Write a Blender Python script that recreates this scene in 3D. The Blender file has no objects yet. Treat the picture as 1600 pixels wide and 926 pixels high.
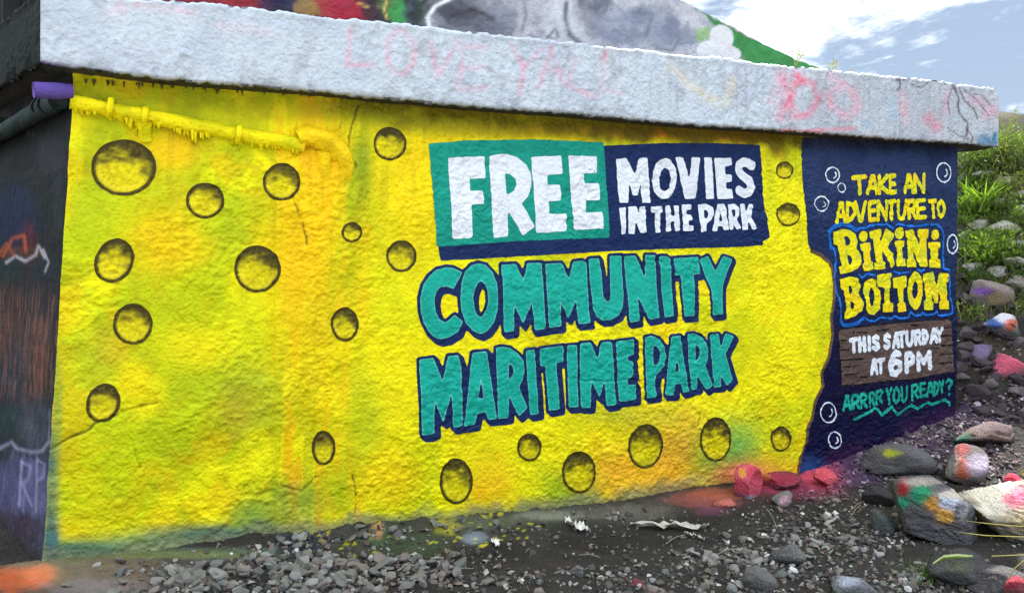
import bpy, math, random
import numpy as np
from mathutils import Vector, Matrix
random.seed(7); rng = np.random.default_rng(7)
scene = bpy.context.scene
# ---------------------------------------------------------------- camera
FOC, PX0, HOR, EYE = 1250.0, 800.0, 400.0, 1.6
cam_d = bpy.data.cameras.new('camera'); cam = bpy.data.objects.new('camera', cam_d)
scene.collection.objects.link(cam); scene.camera = cam
cam.location = (0, 0, EYE); cam.rotation_euler = (math.radians(90), 0, 0)
cam_d.sensor_width = 36; cam_d.lens = FOC/1600*36; cam_d.shift_y = -(463-HOR)/1600
cam_d.clip_end = 2000; cam_d.clip_start = 0.05
# ---------------------------------------------------------------- light
SUN_AZ, SUN_EL = math.radians(29.4), math.radians(43)
scene.view_settings.view_transform = 'Standard'; scene.view_settings.look = 'None'
scene.view_settings.exposure = 1.55; scene.view_settings.gamma = 1
world = bpy.data.worlds.new('World'); scene.world = world; world.use_nodes = True
nt = world.node_tree; nt.nodes.clear()
def N_(t, ty, **k):
    n = t.nodes.new(ty)
    for a, b in k.items(): setattr(n, a, b)
    return n
def lk(t, a, b): t.links.new(a, b)
wo = N_(nt, 'ShaderNodeOutputWorld'); bg = N_(nt, 'ShaderNodeBackground')
sky = N_(nt, 'ShaderNodeTexSky', sky_type='NISHITA'); sky.sun_disc = False
sky.sun_elevation = SUN_EL; sky.sun_rotation = SUN_AZ; sky.air_density = 1.0; sky.dust_density = 0.5; sky.ozone_density = 1.2
bg.inputs['Strength'].default_value = 0.1
tc = N_(nt, 'ShaderNodeTexCoord')
mp = N_(nt, 'ShaderNodeMapping'); mp.inputs['Scale'].default_value = (1.0, 1.0, 2.6); mp.inputs['Rotation'].default_value = (0.12, -0.22, 0.3)
n1 = N_(nt, 'ShaderNodeTexNoise'); n1.inputs['Scale'].default_value = 5.0; n1.inputs['Detail'].default_value = 10; n1.inputs['Roughness'].default_value = 0.62; n1.inputs['Distortion'].default_value = 0.35
n2 = N_(nt, 'ShaderNodeTexNoise'); n2.inputs['Scale'].default_value = 26.0; n2.inputs['Detail'].default_value = 8; n2.inputs['Roughness'].default_value = 0.6
sx = N_(nt, 'ShaderNodeSeparateXYZ')
lk(nt, tc.outputs['Generated'], mp.inputs['Vector']); lk(nt, mp.outputs['Vector'], n1.inputs['Vector']); lk(nt, mp.outputs['Vector'], n2.inputs['Vector'])
lk(nt, tc.outputs['Generated'], sx.inputs['Vector'])
def M_(t, op, a, b=None, c=None):
    m = N_(t, 'ShaderNodeMath', operation=op)
    for i, v in enumerate((a, b, c)):
        if v is None: continue
        if isinstance(v, (int, float)): m.inputs[i].default_value = v
        else: lk(t, v, m.inputs[i])
    return m.outputs[0]
el = M_(nt, 'MULTIPLY', sx.outputs['Z'], 1.9)
el = M_(nt, 'SUBTRACT', el, 0.12)
el = M_(nt, 'MINIMUM', el, 0.85)
s = M_(nt, 'MULTIPLY_ADD', n1.outputs['Fac'], 1.9, -0.97)
s = M_(nt, 'ADD', s, el)
s = M_(nt, 'MULTIPLY_ADD', n2.outputs['Fac'], 0.55, s)
mr = N_(nt, 'ShaderNodeMapRange'); mr.interpolation_type = 'SMOOTHSTEP'
lk(nt, s, mr.inputs['Value']); mr.inputs['From Min'].default_value = 0.58; mr.inputs['From Max'].default_value = 0.9
mr.inputs['To Min'].default_value = 0.0; mr.inputs['To Max'].default_value = 0.95
mix = N_(nt, 'ShaderNodeMix', data_type='RGBA'); thick = N_(nt, 'ShaderNodeMapRange'); lk(nt, sx.outputs['Z'], thick.inputs['Value']); thick.inputs['From Min'].default_value = 0.15; thick.inputs['From Max'].default_value = 0.6; thick.inputs['To Min'].default_value = 0.42; thick.inputs['To Max'].default_value = 0.95  # cloud cover shaped to thicken overhead, out of view, to fill the shaded wall
lk(nt, M_(nt, 'MULTIPLY', mr.outputs[0], thick.outputs[0]), mix.inputs['Factor'])
skm = N_(nt, 'ShaderNodeMix', data_type='RGBA'); skm.inputs['Factor'].default_value = 0.9
lk(nt, sky.outputs[0], skm.inputs['A']); skm.inputs['B'].default_value = (1.15, 1.5, 2.05, 1)
lk(nt, skm.outputs['Result'], mix.inputs['A']); mix.inputs['B'].default_value = (9.5, 9.8, 10.3, 1)
lk(nt, mix.outputs['Result'], bg.inputs['Color']); lk(nt, bg.outputs[0], wo.inputs[0])
sun_d = bpy.data.lights.new('sun', 'SUN'); sun_d.energy = 5.0; sun_d.angle = math.radians(0.5); sun_d.color = (1, 0.95, 0.87)
sun = bpy.data.objects.new('sun', sun_d); scene.collection.objects.link(sun)
sdir = Vector((math.sin(SUN_AZ)*math.cos(SUN_EL), math.cos(SUN_AZ)*math.cos(SUN_EL), math.sin(SUN_EL)))
sun.rotation_euler = sdir.to_track_quat('Z', 'Y').to_euler()
sun.location = (0, 0, 20)
# ---------------------------------------------------------------- helpers
K = 0.90
def lin(c, k=K):
    c = np.array(c, float)/255
    l = np.where(c <= 0.04045, c/12.92, ((c+0.055)/1.055)**2.4)
    return np.clip(l/k, 0.004, 0.9)
def hashn(ix, iy, seed):
    h = (ix.astype(np.int64)*374761393 + iy.astype(np.int64)*668265263 + seed*1274126177) & 0x7fffffff
    h = ((h ^ (h >> 13))*1274126177) & 0x7fffffff
    return ((h ^ (h >> 16)) & 0xffff)/65535.0
def vnoise(x, y, scale, seed=0):
    x = np.asarray(x, float)/scale + 1000; y = np.asarray(y, float)/scale + 1000
    ix = np.floor(x); iy = np.floor(y); fx = x-ix; fy = y-iy
    fx = fx*fx*fx*(fx*(fx*6-15)+10); fy = fy*fy*fy*(fy*(fy*6-15)+10)
    a = hashn(ix, iy, seed); b = hashn(ix+1, iy, seed); c = hashn(ix, iy+1, seed); d = hashn(ix+1, iy+1, seed)
    return (a*(1-fx)+b*fx)*(1-fy) + (c*(1-fx)+d*fx)*fy
def fbm(x, y, scale, seed=0, oc=4, g=0.5):
    r = 0; a = 1; t = 0
    for k in range(oc):
        c, s_ = math.cos(k*0.9+0.4), math.sin(k*0.9+0.4)
        r = r + a*vnoise(x*c-y*s_, x*s_+y*c, scale/(2.03**k), seed+k*17); t += a; a *= g
    return r/t
def sstep(a, b, x):
    t = np.clip((x-a)/(b-a), 0, 1); return t*t*(3-2*t)
C0 = np.array([-2.42, 4.25]); Dm = np.array([0.8944, 0.4472]); Nm = np.array([0.4472, -0.8944])
class Plane:
    def __init__(s, o, d, n): s.o, s.d, s.n = np.array(o, float), np.array(d, float), np.array(n, float)
    def uz(s, px, py, off=0.0):
        px = np.asarray(px, float); py = np.asarray(py, float); r = (px-PX0)/FOC
        ox = s.o[0]+s.n[0]*off; oy = s.o[1]+s.n[1]*off
        u = (r*oy-ox)/(s.d[0]-r*s.d[1]); Y = oy+u*s.d[1]
        return u, EYE-(py-HOR)/FOC*Y
    def pts(s, l, off=0.0):
        l = np.array(l, float); u, z = s.uz(l[:, 0], l[:, 1], off); return np.stack([u, z], 1)
    def world(s, u, z, h):
        return np.stack([s.o[0]+s.d[0]*u+s.n[0]*h, s.o[1]+s.d[1]*u+s.n[1]*h, z+0*u], -1)
WP = Plane(C0, Dm, Nm)
def proj(P):
    Y = np.maximum(P[..., 1], 0.1)
    return PX0+FOC*P[..., 0]/Y, HOR-FOC*(P[..., 2]-EYE)/Y
def raw_mesh(name, V, loops, starts=None, totals=None, cols=None, smooth=True):
    me = bpy.data.meshes.new(name)
    V = np.asarray(V, np.float32); loops = np.asarray(loops, np.int32)
    if starts is None:
        n = loops.shape[1]; totals = np.full(len(loops), n, np.int32); starts = np.arange(len(loops), dtype=np.int32)*n; loops = loops.ravel()
    me.vertices.add(len(V)); me.vertices.foreach_set('co', V.ravel())
    me.loops.add(len(loops)); me.loops.foreach_set('vertex_index', loops)
    me.polygons.add(len(starts)); me.polygons.foreach_set('loop_start', starts); me.polygons.foreach_set('loop_total', totals)
    me.polygons.foreach_set('use_smooth', np.full(len(starts), smooth, bool))
    me.update(calc_edges=True); me.validate()
    if cols is not None:
        a = me.attributes.new('Col', 'FLOAT_COLOR', 'POINT')
        c = np.ones((len(V), 4), np.float32); c[:, :3] = cols; a.data.foreach_set('color', c.ravel())
    return me
def link(name, me, mat, parent=None, label=None, cat=None, group=None, kind=None):
    o = bpy.data.objects.new(name, me); scene.collection.objects.link(o)
    if me is not None and mat is not None and len(me.materials) == 0: me.materials.append(mat)
    if parent is not None: o.parent = parent
    if label: o['label'] = label
    if cat: o['category'] = cat
    if group: o['group'] = group
    if kind: o['kind'] = kind
    return o
# ---------------------------------------------------------------- materials
def mat_paint(name, rough=0.55, bump=0.5, scale=1.0, var=0.12, dist=0.01, fine=True, attr=True, color=(1, 1, 1), spec=0.35):
    m = bpy.data.materials.new(name); m.use_nodes = True; t = m.node_tree; b = t.nodes['Principled BSDF']
    b.inputs['Roughness'].default_value = rough; b.inputs['Specular IOR Level'].default_value = spec
    tc = N_(t, 'ShaderNodeTexCoord')
    if attr:
        a = N_(t, 'ShaderNodeAttribute', attribute_name='Col'); base = a.outputs['Color']
    else:
        a = N_(t, 'ShaderNodeRGB'); a.outputs[0].default_value = (*color, 1); base = a.outputs[0]
    n = N_(t, 'ShaderNodeTexNoise'); n.inputs['Scale'].default_value = 9*scale; n.inputs['Detail'].default_value = 8; n.inputs['Roughness'].default_value = 0.7
    lk(t, tc.outputs['Object'], n.inputs['Vector'])
    v = M_(t, 'MULTIPLY_ADD', n.outputs['Fac'], 2*var, 1-var)
    mx = N_(t, 'ShaderNodeVectorMath', operation='SCALE'); lk(t, base, mx.inputs[0]); lk(t, v, mx.inputs['Scale'])
    lk(t, mx.outputs[0], b.inputs['Base Color'])
    n2 = N_(t, 'ShaderNodeTexNoise'); n2.inputs['Scale'].default_value = 34*scale; n2.inputs['Detail'].default_value = 7; n2.inputs['Roughness'].default_value = 0.6
    n2.inputs['Distortion'].default_value = 0.4
    v2 = N_(t, 'ShaderNodeTexVoronoi'); v2.inputs['Scale'].default_value = 60*scale; v2.feature = 'SMOOTH_F1'
    lk(t, tc.outputs['Object'], n2.inputs['Vector'])
    w = N_(t, 'ShaderNodeVectorMath', operation='MULTIPLY_ADD'); lk(t, n2.outputs['Color'], w.inputs[0]); w.inputs[1].default_value = (0.02,)*3; lk(t, tc.outputs['Object'], w.inputs[2])
    lk(t, w.outputs[0], v2.inputs['Vector'])
    hgt = M_(t, 'MULTIPLY_ADD', v2.outputs['Distance'], -0.5, n2.outputs['Fac'])
    bp = N_(t, 'ShaderNodeBump'); bp.inputs['Strength'].default_value = bump; bp.inputs['Distance'].default_value = dist
    lk(t, hgt, bp.inputs['Height']); lk(t, bp.outputs[0], b.inputs['Normal'])
    return m
M_wall = mat_paint('painted_concrete', 0.5, 0.75, 0.9, 0.13, 0.018, spec=0.13)
M_decal = mat_paint('mural_paint', 0.5, 0.7, 0.9, 0.12, 0.016, spec=0.13)
M_beam = mat_paint('white_paint_concrete', 0.55, 0.9, 0.8, 0.07, 0.016, spec=0.25)
M_upper = mat_paint('old_graffiti_paint', 0.6, 0.7, 0.8, 0.12, 0.015)
M_dark = mat_paint('dark_green_paint', 0.75, 0.5, 1.0, 0.3, 0.012, spec=0.15)
M_ground = mat_paint('dirt', 0.95, 1.0, 1.6, 0.45, 0.02, spec=0.1)
M_rock = mat_paint('rock_surface', 0.85, 1.0, 1.6, 0.45, 0.03, spec=0.2)
def mat_gravel():
    m = mat_paint('gravel_stone', 0.85, 0.6, 2.0, 0.3, 0.008, spec=0.25); return m
M_grav = mat_gravel()
def mat_stone_rand():
    m = bpy.data.materials.new('loose_stone'); m.use_nodes = True; t = m.node_tree; b = t.nodes['Principled BSDF']
    oi = N_(t, 'ShaderNodeObjectInfo'); cr = N_(t, 'ShaderNodeValToRGB'); lk(t, oi.outputs['Random'], cr.inputs[0])
    e = cr.color_ramp.elements; e[0].position = 0; e[0].color = (0.10, 0.115, 0.11, 1); e[1].position = 1; e[1].color = (0.26, 0.27, 0.27, 1)
    for p, c in ((0.3, (0.17, 0.18, 0.165)), (0.5, (0.13, 0.12, 0.12)), (0.7, (0.19, 0.165, 0.15)), (0.85, (0.2, 0.21, 0.21))):
        x = e.new(p); x.color = (*c, 1)
    tc = N_(t, 'ShaderNodeTexCoord'); n = N_(t, 'ShaderNodeTexNoise'); n.inputs['Scale'].default_value = 30; n.inputs['Detail'].default_value = 8
    lk(t, tc.outputs['Object'], n.inputs['Vector']); v = M_(t, 'MULTIPLY_ADD', n.outputs['Fac'], 1.0, 0.5)
    mx = N_(t, 'ShaderNodeVectorMath', operation='SCALE'); lk(t, cr.outputs[0], mx.inputs[0]); lk(t, v, mx.inputs['Scale']); lk(t, mx.outputs[0], b.inputs['Base Color'])
    b.inputs['Roughness'].default_value = 0.85
    bp = N_(t, 'ShaderNodeBump'); bp.inputs['Strength'].default_value = 0.6; bp.inputs['Distance'].default_value = 0.008
    lk(t, n.outputs['Fac'], bp.inputs['Height']); lk(t, bp.outputs[0], b.inputs['Normal']); return m
M_stone = mat_stone_rand()
def mat_leaf(name, c1, c2):
    m = bpy.data.materials.new(name); m.use_nodes = True; t = m.node_tree; b = t.nodes['Principled BSDF']
    a = N_(t, 'ShaderNodeAttribute', attribute_name='Col'); lk(t, a.outputs['Color'], b.inputs['Base Color'])
    b.inputs['Roughness'].default_value = 0.5; b.inputs['Specular IOR Level'].default_value = 0.3
    tr = N_(t, 'ShaderNodeBsdfTranslucent'); g = N_(t, 'ShaderNodeVectorMath', operation='MULTIPLY'); g.inputs[1].default_value = (1.6, 1.7, 0.6)
    lk(t, a.outputs['Color'], g.inputs[0]); lk(t, g.outputs[0], tr.inputs['Color'])
    ms = N_(t, 'ShaderNodeMixShader'); ms.inputs[0].default_value = 0.38; lk(t, b.outputs[0], ms.inputs[1]); lk(t, tr.outputs[0], ms.inputs[2])
    lk(t, ms.outputs[0], t.nodes['Material Output'].inputs[0]); return m
M_leaf = mat_leaf('leaves', 0, 0)
# ---------------------------------------------------------------- sdf + patches
def seg_dist(P, A, B):
    d = B-A; L = (d*d).sum(1)+1e-12
    W = P[:, None, :]-A[None]; t = np.clip((W*d[None]).sum(2)/L[None], 0, 1)
    E = W-t[..., None]*d[None]; return np.sqrt((E*E).sum(2))
def sdf_poly(P, loops):
    A = np.concatenate([np.array(l) for l in loops]); B = np.concatenate([np.roll(np.array(l), -1, 0) for l in loops])
    out = np.empty(len(P))
    for c in range(0, len(P), 20000):
        Q = P[c:c+20000]; dm = seg_dist(Q, A, B).min(1)
        y = Q[:, 1:2]; cond = (A[None, :, 1] > y) != (B[None, :, 1] > y)
        xi = A[None, :, 0]+(y-A[None, :, 1])*(B-A)[None, :, 0]/np.where(np.abs((B-A)[None, :, 1]) < 1e-12, 1e-12, (B-A)[None, :, 1])
        ins = ((cond & (Q[:, 0:1] < xi)).sum(1) % 2) == 1
        out[c:c+20000] = np.where(ins, -dm, dm)
    return out
def sdf_strokes(P, lines, r):
    A = np.concatenate([np.array(l)[:-1] for l in lines]); B = np.concatenate([np.array(l)[1:] for l in lines])
    out = np.empty(len(P))
    for c in range(0, len(P), 20000): out[c:c+20000] = seg_dist(P[c:c+20000], A, B).min(1)
    return out-r
def blur(F, n=1):
    for _ in range(n):
        G = np.pad(F, 1, mode='edge'); F = (G[:-2, 1:-1]+2*G[1:-1, 1:-1]+G[2:, 1:-1])/4
        G = np.pad(F, 1, mode='edge'); F = (G[1:-1, :-2]+2*G[1:-1, 1:-1]+G[1:-1, 2:])/4
    return F
class Lattice:
    def __init__(s, plane, u0, u1, z0, z1, st, Hf):
        s.p, s.u0, s.z0, s.st = plane, u0, z0, st
        s.ni = int((u1-u0)/st)+1; s.nj = int((z1-z0)/st)+1
        s.U = u0+np.arange(s.ni)*st; s.Z = z0+np.arange(s.nj)*st
        UU, ZZ = np.meshgrid(s.U, s.Z, indexing='ij'); s.H = Hf(UU, ZZ)
    def window(s, pts, pad):
        a = pts.min(0)-pad; b = pts.max(0)+pad
        i0 = max(0, int((a[0]-s.u0)/s.st)); i1 = min(s.ni, int((b[0]-s.u0)/s.st)+2)
        j0 = max(0, int((a[1]-s.z0)/s.st)); j1 = min(s.nj, int((b[1]-s.z0)/s.st)+2)
        UU, ZZ = np.meshgrid(s.U[i0:i1], s.Z[j0:j1], indexing='ij')
        return i0, i1, j0, j1, UU, ZZ
    def build(s, F, i0, j0, off, colf, name, mapf=None):
        ni, nj = F.shape; ins = F < 0
        idx = -np.ones((ni, nj), int); idx[ins] = np.arange(ins.sum()); cnt = int(ins.sum())
        I, J = np.nonzero(ins); u = s.U[i0+I]; z = s.Z[j0+J]; h = s.H[i0+I, j0+J]; f = F[I, J]
        us, zs, hs, fs = [u], [z], [h], [f]
        hx = -np.ones((ni-1, nj), int); m = ins[:-1] != ins[1:]; a, b = np.nonzero(m)
        t = F[a, b]/(F[a, b]-F[a+1, b]); hx[a, b] = cnt+np.arange(len(a)); cnt += len(a)
        us.append(s.U[i0+a]+t*s.st); zs.append(s.Z[j0+b]); hs.append(s.H[i0+a, j0+b]*(1-t)+s.H[i0+a+1, j0+b]*t); fs.append(0*t)
        hy = -np.ones((ni, nj-1), int); m = ins[:, :-1] != ins[:, 1:]; a, b = np.nonzero(m)
        t = F[a, b]/(F[a, b]-F[a, b+1]); hy[a, b] = cnt+np.arange(len(a)); cnt += len(a)
        us.append(s.U[i0+a]); zs.append(s.Z[j0+b]+t*s.st); hs.append(s.H[i0+a, j0+b]*(1-t)+s.H[i0+a, j0+b+1]*t); fs.append(0*t)
        u = np.concatenate(us); z = np.concatenate(zs); h = np.concatenate(hs); f = np.concatenate(fs)
        c = ins[:-1, :-1].astype(int)+ins[1:, :-1]+ins[1:, 1:]+ins[:-1, 1:]
        a, b = np.nonzero(c == 4)
        quads = np.stack([idx[a, b], idx[a+1, b], idx[a+1, b+1], idx[a, b+1]], 1)
        loops = [quads.ravel()]; tot = [np.full(len(quads), 4)]
        ex = []; et = []
        for a, b in zip(*np.nonzero((c > 0) & (c < 4))):
            L = []
            if ins[a, b]: L.append(idx[a, b])
            if hx[a, b] >= 0: L.append(hx[a, b])
            if ins[a+1, b]: L.append(idx[a+1, b])
            if hy[a+1, b] >= 0: L.append(hy[a+1, b])
            if ins[a+1, b+1]: L.append(idx[a+1, b+1])
            if hx[a, b+1] >= 0: L.append(hx[a, b+1])
            if ins[a, b+1]: L.append(idx[a, b+1])
            if hy[a, b] >= 0: L.append(hy[a, b])
            if len(L) >= 3: ex += L; et.append(len(L))
        loops.append(np.array(ex, int)); tot.append(np.array(et, int))
        loops = np.concatenate(loops); tot = np.concatenate(tot).astype(np.int32)
        starts = np.concatenate([[0], np.cumsum(tot)[:-1]]).astype(np.int32)
        V = (mapf or s.p.world)(u, z, h+off)
        return raw_mesh(name, V, loops, starts, tot, colf(u, z, f, V))
# ---------------------------------------------------------------- main wall relief
def edge_u(z):      # left edge leans out towards the foot
    return np.interp(z, [0.0, 2.42], [-0.062, 0.075]) + 0.012*(fbm(z, z*0, 0.13, 5)-0.5)
CRACKS = [
 [(78,700),(120,680),(155,660),(200,640),(245,628)],
 [(560,165),(548,200),(540,240),(556,262)],
 [(455,310),(470,345),(478,385)],
 [(425,240),(426,400),(424,600),(426,830)],
 [(548,740),(556,770),(552,805)],
 [(905,595),(950,594),(1000,593)],[(1005,405),(1040,408)],[(1095,640),(1088,665)],
 [(1170,326),(1200,332)],[(440,756),(470,765),(495,745)],[(210,700),(220,730)],
]
CR = [WP.pts(c) for c in CRACKS]
def wall_h(U, Z):
    h = 0.03*(fbm(U, Z, 1.3, 1, 2)-0.5)+0.022*(fbm(U, Z, 0.32, 3, 2)-0.5)
    wob = 0.05*(fbm(U, Z, 0.08, 31, 2)-0.5)
    rough = 0.35+1.1*sstep(0.38, 0.62, fbm(U, Z, 0.45, 8, 3))+0.5*sstep(1.2, 0.2, U)*sstep(1.2, 0.3, Z)
    l = fbm(U+wob, Z*1.5+wob, 0.055, 11, 3); l = 1-np.abs(2*l-1)*1.6
    h = h+0.0058*rough*np.clip(l, 0, 1)
    l2 = 1-np.abs(2*fbm(U*1.0+wob, Z*1.2, 0.13, 15, 2)-1)*1.8; h = h+0.0035*rough*np.clip(l2, 0, 1)
    h = h+0.0065*rough*(fbm(U, Z*1.2, 0.028, 13, 2)-0.5)+.004*sstep(.62, .66, fbm(U, Z, .09, 19, 3))
    # pilaster-like bulge behind the down pipe
    ua = WP.uz(428, 500)[0]; ub = WP.uz(556, 500)[0]
    h = h+0.02*sstep(ua-0.01, ua+0.015, U)*(1-sstep(ub-0.1, ub+0.1, U))*sstep(2.3, 2.1, Z)
    h = h+0.008*sstep(0.4, 0.7, vnoise(U+0.03*fbm(U, Z, .3, 41), Z*0.15, 0.05, 42))*sstep(ua, ua+.05, U)*(1-sstep(ub-0.1, ub+0.15, U))
    P = np.stack([U.ravel(), Z.ravel()], 1)
    for c in CR:
        bb0 = c.min(0)-0.08; bb1 = c.max(0)+0.08; amp = .005 if abs(c[0, 0]-c[-1, 0]) < .05 and len(c) == 4 and np.ptp(c[:, 1]) > 1 else .012
        m = (P[:, 0] > bb0[0]) & (P[:, 0] < bb1[0]) & (P[:, 1] > bb0[1]) & (P[:, 1] < bb1[1])
        if m.any():
            Q = P[m]+0.03*(np.stack([fbm(P[m][:, 0], P[m][:, 1], 0.06, 51), fbm(P[m][:, 0], P[m][:, 1], 0.06, 53)], 1)-0.5)
            d = sdf_strokes(Q, [c], 0); hh = h.ravel(); hh[m] -= amp*np.exp(-(d/0.006)**2); h = hh.reshape(h.shape)
    # sagging drips along the top shelf
    return h
WL = Lattice(WP, -0.16, 7.52, -0.42, 2.78, 0.007, wall_h)
MAP_POLY = dict()
# painted colour of the wall, traced as soft sprayed patches (photo px, py, rx, ry, rgb, alpha)
YEL, LIME, ORA = lin((240, 226, 0)), lin((178, 194, 0)), lin((244, 184, 0))
BLOBS = [
 (270,235,42,34,(245,190,10),.7),(255,375,60,60,(245,195,10),.55),(172,548,26,26,(248,190,30),.6),(500,240,60,50,(245,185,20),.6),
 (470,370,70,90,(240,190,10),.6),(480,480,60,160,(238,190,0),.5),(640,300,60,110,(245,200,0),.5),(600,620,60,200,(235,222,0),.4),
 (330,600,110,30,(150,175,20),.35),(130,330,40,60,(165,185,15),.4),(380,350,60,45,(160,190,20),.35),(345,520,120,80,(170,190,10),.35),
 (150,560,40,60,(150,175,30),.4),(390,620,50,60,(130,160,40),.4),(370,640,30,40,(200,150,40),.3),(215,600,30,40,(235,215,0),.6),
 (300,540,60,40,(230,215,0),.5),(555,290,18,70,(140,170,20),.6),(570,250,15,60,(110,140,30),.5),(540,420,25,60,(170,190,10),.35),
 (460,790,45,35,(90,130,60),.5),(520,760,30,40,(160,180,20),.4),(500,300,35,40,(235,190,0),.5),(575,640,25,60,(150,180,30),.4),(560,680,30,80,(160,185,20),.4),
 (610,745,45,45,(245,195,10),.55),(760,752,45,45,(240,180,20),.6),(735,700,40,40,(225,215,0),.5),(850,650,50,30,(240,225,0),.4),
 (900,765,55,35,(120,165,30),.65),(860,790,60,14,(150,150,60),.5),(980,740,80,50,(248,170,40),.6),(1060,700,50,60,(245,150,60),.55),
 (1020,660,50,30,(225,200,20),.4),(1065,745,60,35,(245,175,30),.6),(1130,715,55,55,(110,170,50),.6),(1150,700,35,45,(70,160,80),.45),
 (1090,780,60,16,(235,110,80),.6),(1000,650,60,20,(150,165,60),.4),(940,640,50,20,(150,170,50),.35),(1200,740,70,30,(240,160,40),.4),
 (1160,745,50,25,(225,110,90),.6),(1215,420,80,70,(225,215,0),.3),(1155,420,25,60,(190,200,10),.4),(1210,560,60,80,(235,220,0),.3),(1205,290,12,60,(190,200,20),.5),
 (760,200,120,18,(150,140,20),.6),(560,170,70,20,(120,125,20),.6),(900,205,120,14,(160,130,20),.55),(1060,205,120,14,(190,110,30),.65),(1180,212,60,12,(170,80,30),.7),
 (450,178,120,20,(190,175,0),.45),(620,185,60,18,(120,130,20),.5),(1000,200,40,14,(120,90,20),.5),(680,190,60,16,(140,140,20),.5),
 (330,835,110,16,(60,115,100),.75),(230,850,90,16,(70,125,95),.6),(130,860,70,18,(75,120,95),.8),(395,810,35,30,(110,150,60),.6),
 (80,760,12,90,(40,90,105),.85),(80,850,14,40,(60,105,110),.9),(90,640,8,90,(120,150,60),.5),(200,690,90,30,(190,205,0),.3),(150,770,80,60,(205,212,0),.4),
 (1010,600,30,60,(230,200,0),.3),(700,240,60,30,(245,190,0),.3),(800,610,300,90,(236,214,0),.3),
]
def spray(cols, px, py, blobs, nz=None, k=K, sharp=0.0, gain=1.0):
    for (cx, cy, rx, ry, rgb, al) in blobs:
        d = ((px-cx)/rx)**2+((py-cy)/ry)**2
        m = d < 6
        if not m.any(): continue
        w = al*np.exp(-(d[m]**1.2)*1.0)
        if nz is not None: w = np.clip(w*(0.55+0.9*nz[m]), 0, 1)
        if sharp: w = w*(1-sharp)+sharp*al*sstep(1.35, .75, d[m]+2.2*((nz[m] if nz is not None else .5)-.5))
        w = np.clip(w*gain, 0, 1)
        cols[m] = cols[m]*(1-w[:, None])+lin(rgb, k)*w[:, None]
    return cols
FOOT_PX = [(60,878),(75,873),(200,862),(300,850),(400,830),(430,834),(520,830),(550,816),(700,808),(850,795),(950,785),(1050,768),(1100,758),(1245,740),(1300,722),(1400,684),(1500,645),(1520,636)]
def wall_col(u, z, f, V):
    px, py = proj(V)
    a = fbm(u, z, 0.45, 61, 4)[:, None]; b = fbm(u, z, 0.25, 67, 4)[:, None]
    left = sstep(700, 350, px)[:, None]
    c = YEL*np.ones((len(u), 3))
    w = sstep(0.47-0.12*left, 0.66-0.1*left, a)*(0.6+.3*left); c = c*(1-w)+LIME*w
    w = sstep(.52, .72, fbm(u, z, .18, 63, 4))[:, None]*(.25+.35*left); c = c*(1-w)+lin((150, 165, 8))*w
    w = sstep(.55, .75, fbm(u*1.2, z*.8, .07, 65, 3))[:, None]*(.35); c = c*(1-w)+lin((178, 160, 6))*w
    w = sstep(0.56, 0.74, b)*0.4; c = c*(1-w)+ORA*w
    vs = fbm(u*1.0, z*.16, .06, 69, 4); mid = sstep(415, 440, px)*sstep(600, 540, px)
    w = (sstep(.48, .62, vs)*.75*mid)[:, None]; c = c*(1-w)+lin((238, 178, 0))*w
    w = (sstep(.45, .3, vs)*.5*mid)[:, None]; c = c*(1-w)+lin((160, 172, 0))*w
    nz = fbm(u, z, 0.12, 71, 4)
    c = spray(c, px, py, BLOBS, nz, gain=1.35, sharp=.15)
    # grime along the foot, drips, and dirt with painted-in shade below the cap
    fy = np.interp(px, [p[0] for p in FOOT_PX], [p[1] for p in FOOT_PX])
    g = sstep(26, 2, fy-py+14*(nz-0.5)*2)*sstep(1130, 1050, px)*0.75
    c = c*(1-g[:, None])+lin((110, 118, 95))*g[:, None]
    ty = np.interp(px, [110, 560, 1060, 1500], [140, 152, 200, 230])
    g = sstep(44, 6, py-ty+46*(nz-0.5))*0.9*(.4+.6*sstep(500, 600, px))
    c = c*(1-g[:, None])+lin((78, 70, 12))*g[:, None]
    st = sstep(0.62, 0.75, vnoise(u, z*0.12, 0.035, 77))*sstep(1.0, 2.4, z)*0.18
    c = c*(1-st[:, None])+lin((120, 115, 10))*st[:, None]
    c[u > 6.6] = lin((10, 22, 62))
    P = np.stack([u, z], 1)
    for ci, cr in enumerate(CR):
        if ci == 3: continue
        bb0 = cr.min(0)-0.05; bb1 = cr.max(0)+0.05
        m = (u > bb0[0]) & (u < bb1[0]) & (z > bb0[1]) & (z < bb1[1])
        if m.any():
            Q = P[m]+0.03*(np.stack([fbm(P[m][:, 0], P[m][:, 1], 0.06, 51), fbm(P[m][:, 0], P[m][:, 1], 0.06, 53)], 1)-0.5)
            d = sdf_strokes(Q, [cr], 0); w = (0.8*np.exp(-(d/0.005)**2)*sstep(.35, .5, nz[m]))[:, None]; c[m] = c[m]*(1-w)+0.02*w
    return c
abut = link('mural_wall', None, None, label='long rough concrete wall painted with a bright yellow mural and big lettering', cat='wall')
UU, ZZ = np.meshgrid(WL.U, WL.Z, indexing='ij')
F = np.maximum(edge_u(ZZ)-UU, UU-7.40-0.01*(ZZ-1)-0.01*fbm(ZZ, UU*0, .1, 3))
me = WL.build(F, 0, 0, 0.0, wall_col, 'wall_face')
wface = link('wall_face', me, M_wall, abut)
def flat(rgb, var=0.0, seed=0, k=K):
    base = lin(rgb, k)
    def f(u, z, f_, V):
        n = fbm(u, z*2.2, 0.07, 200+seed, 3)[:, None]; return np.clip(base*(1+var*2*(n-0.5)*2), 0, 0.95)
    return f
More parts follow.
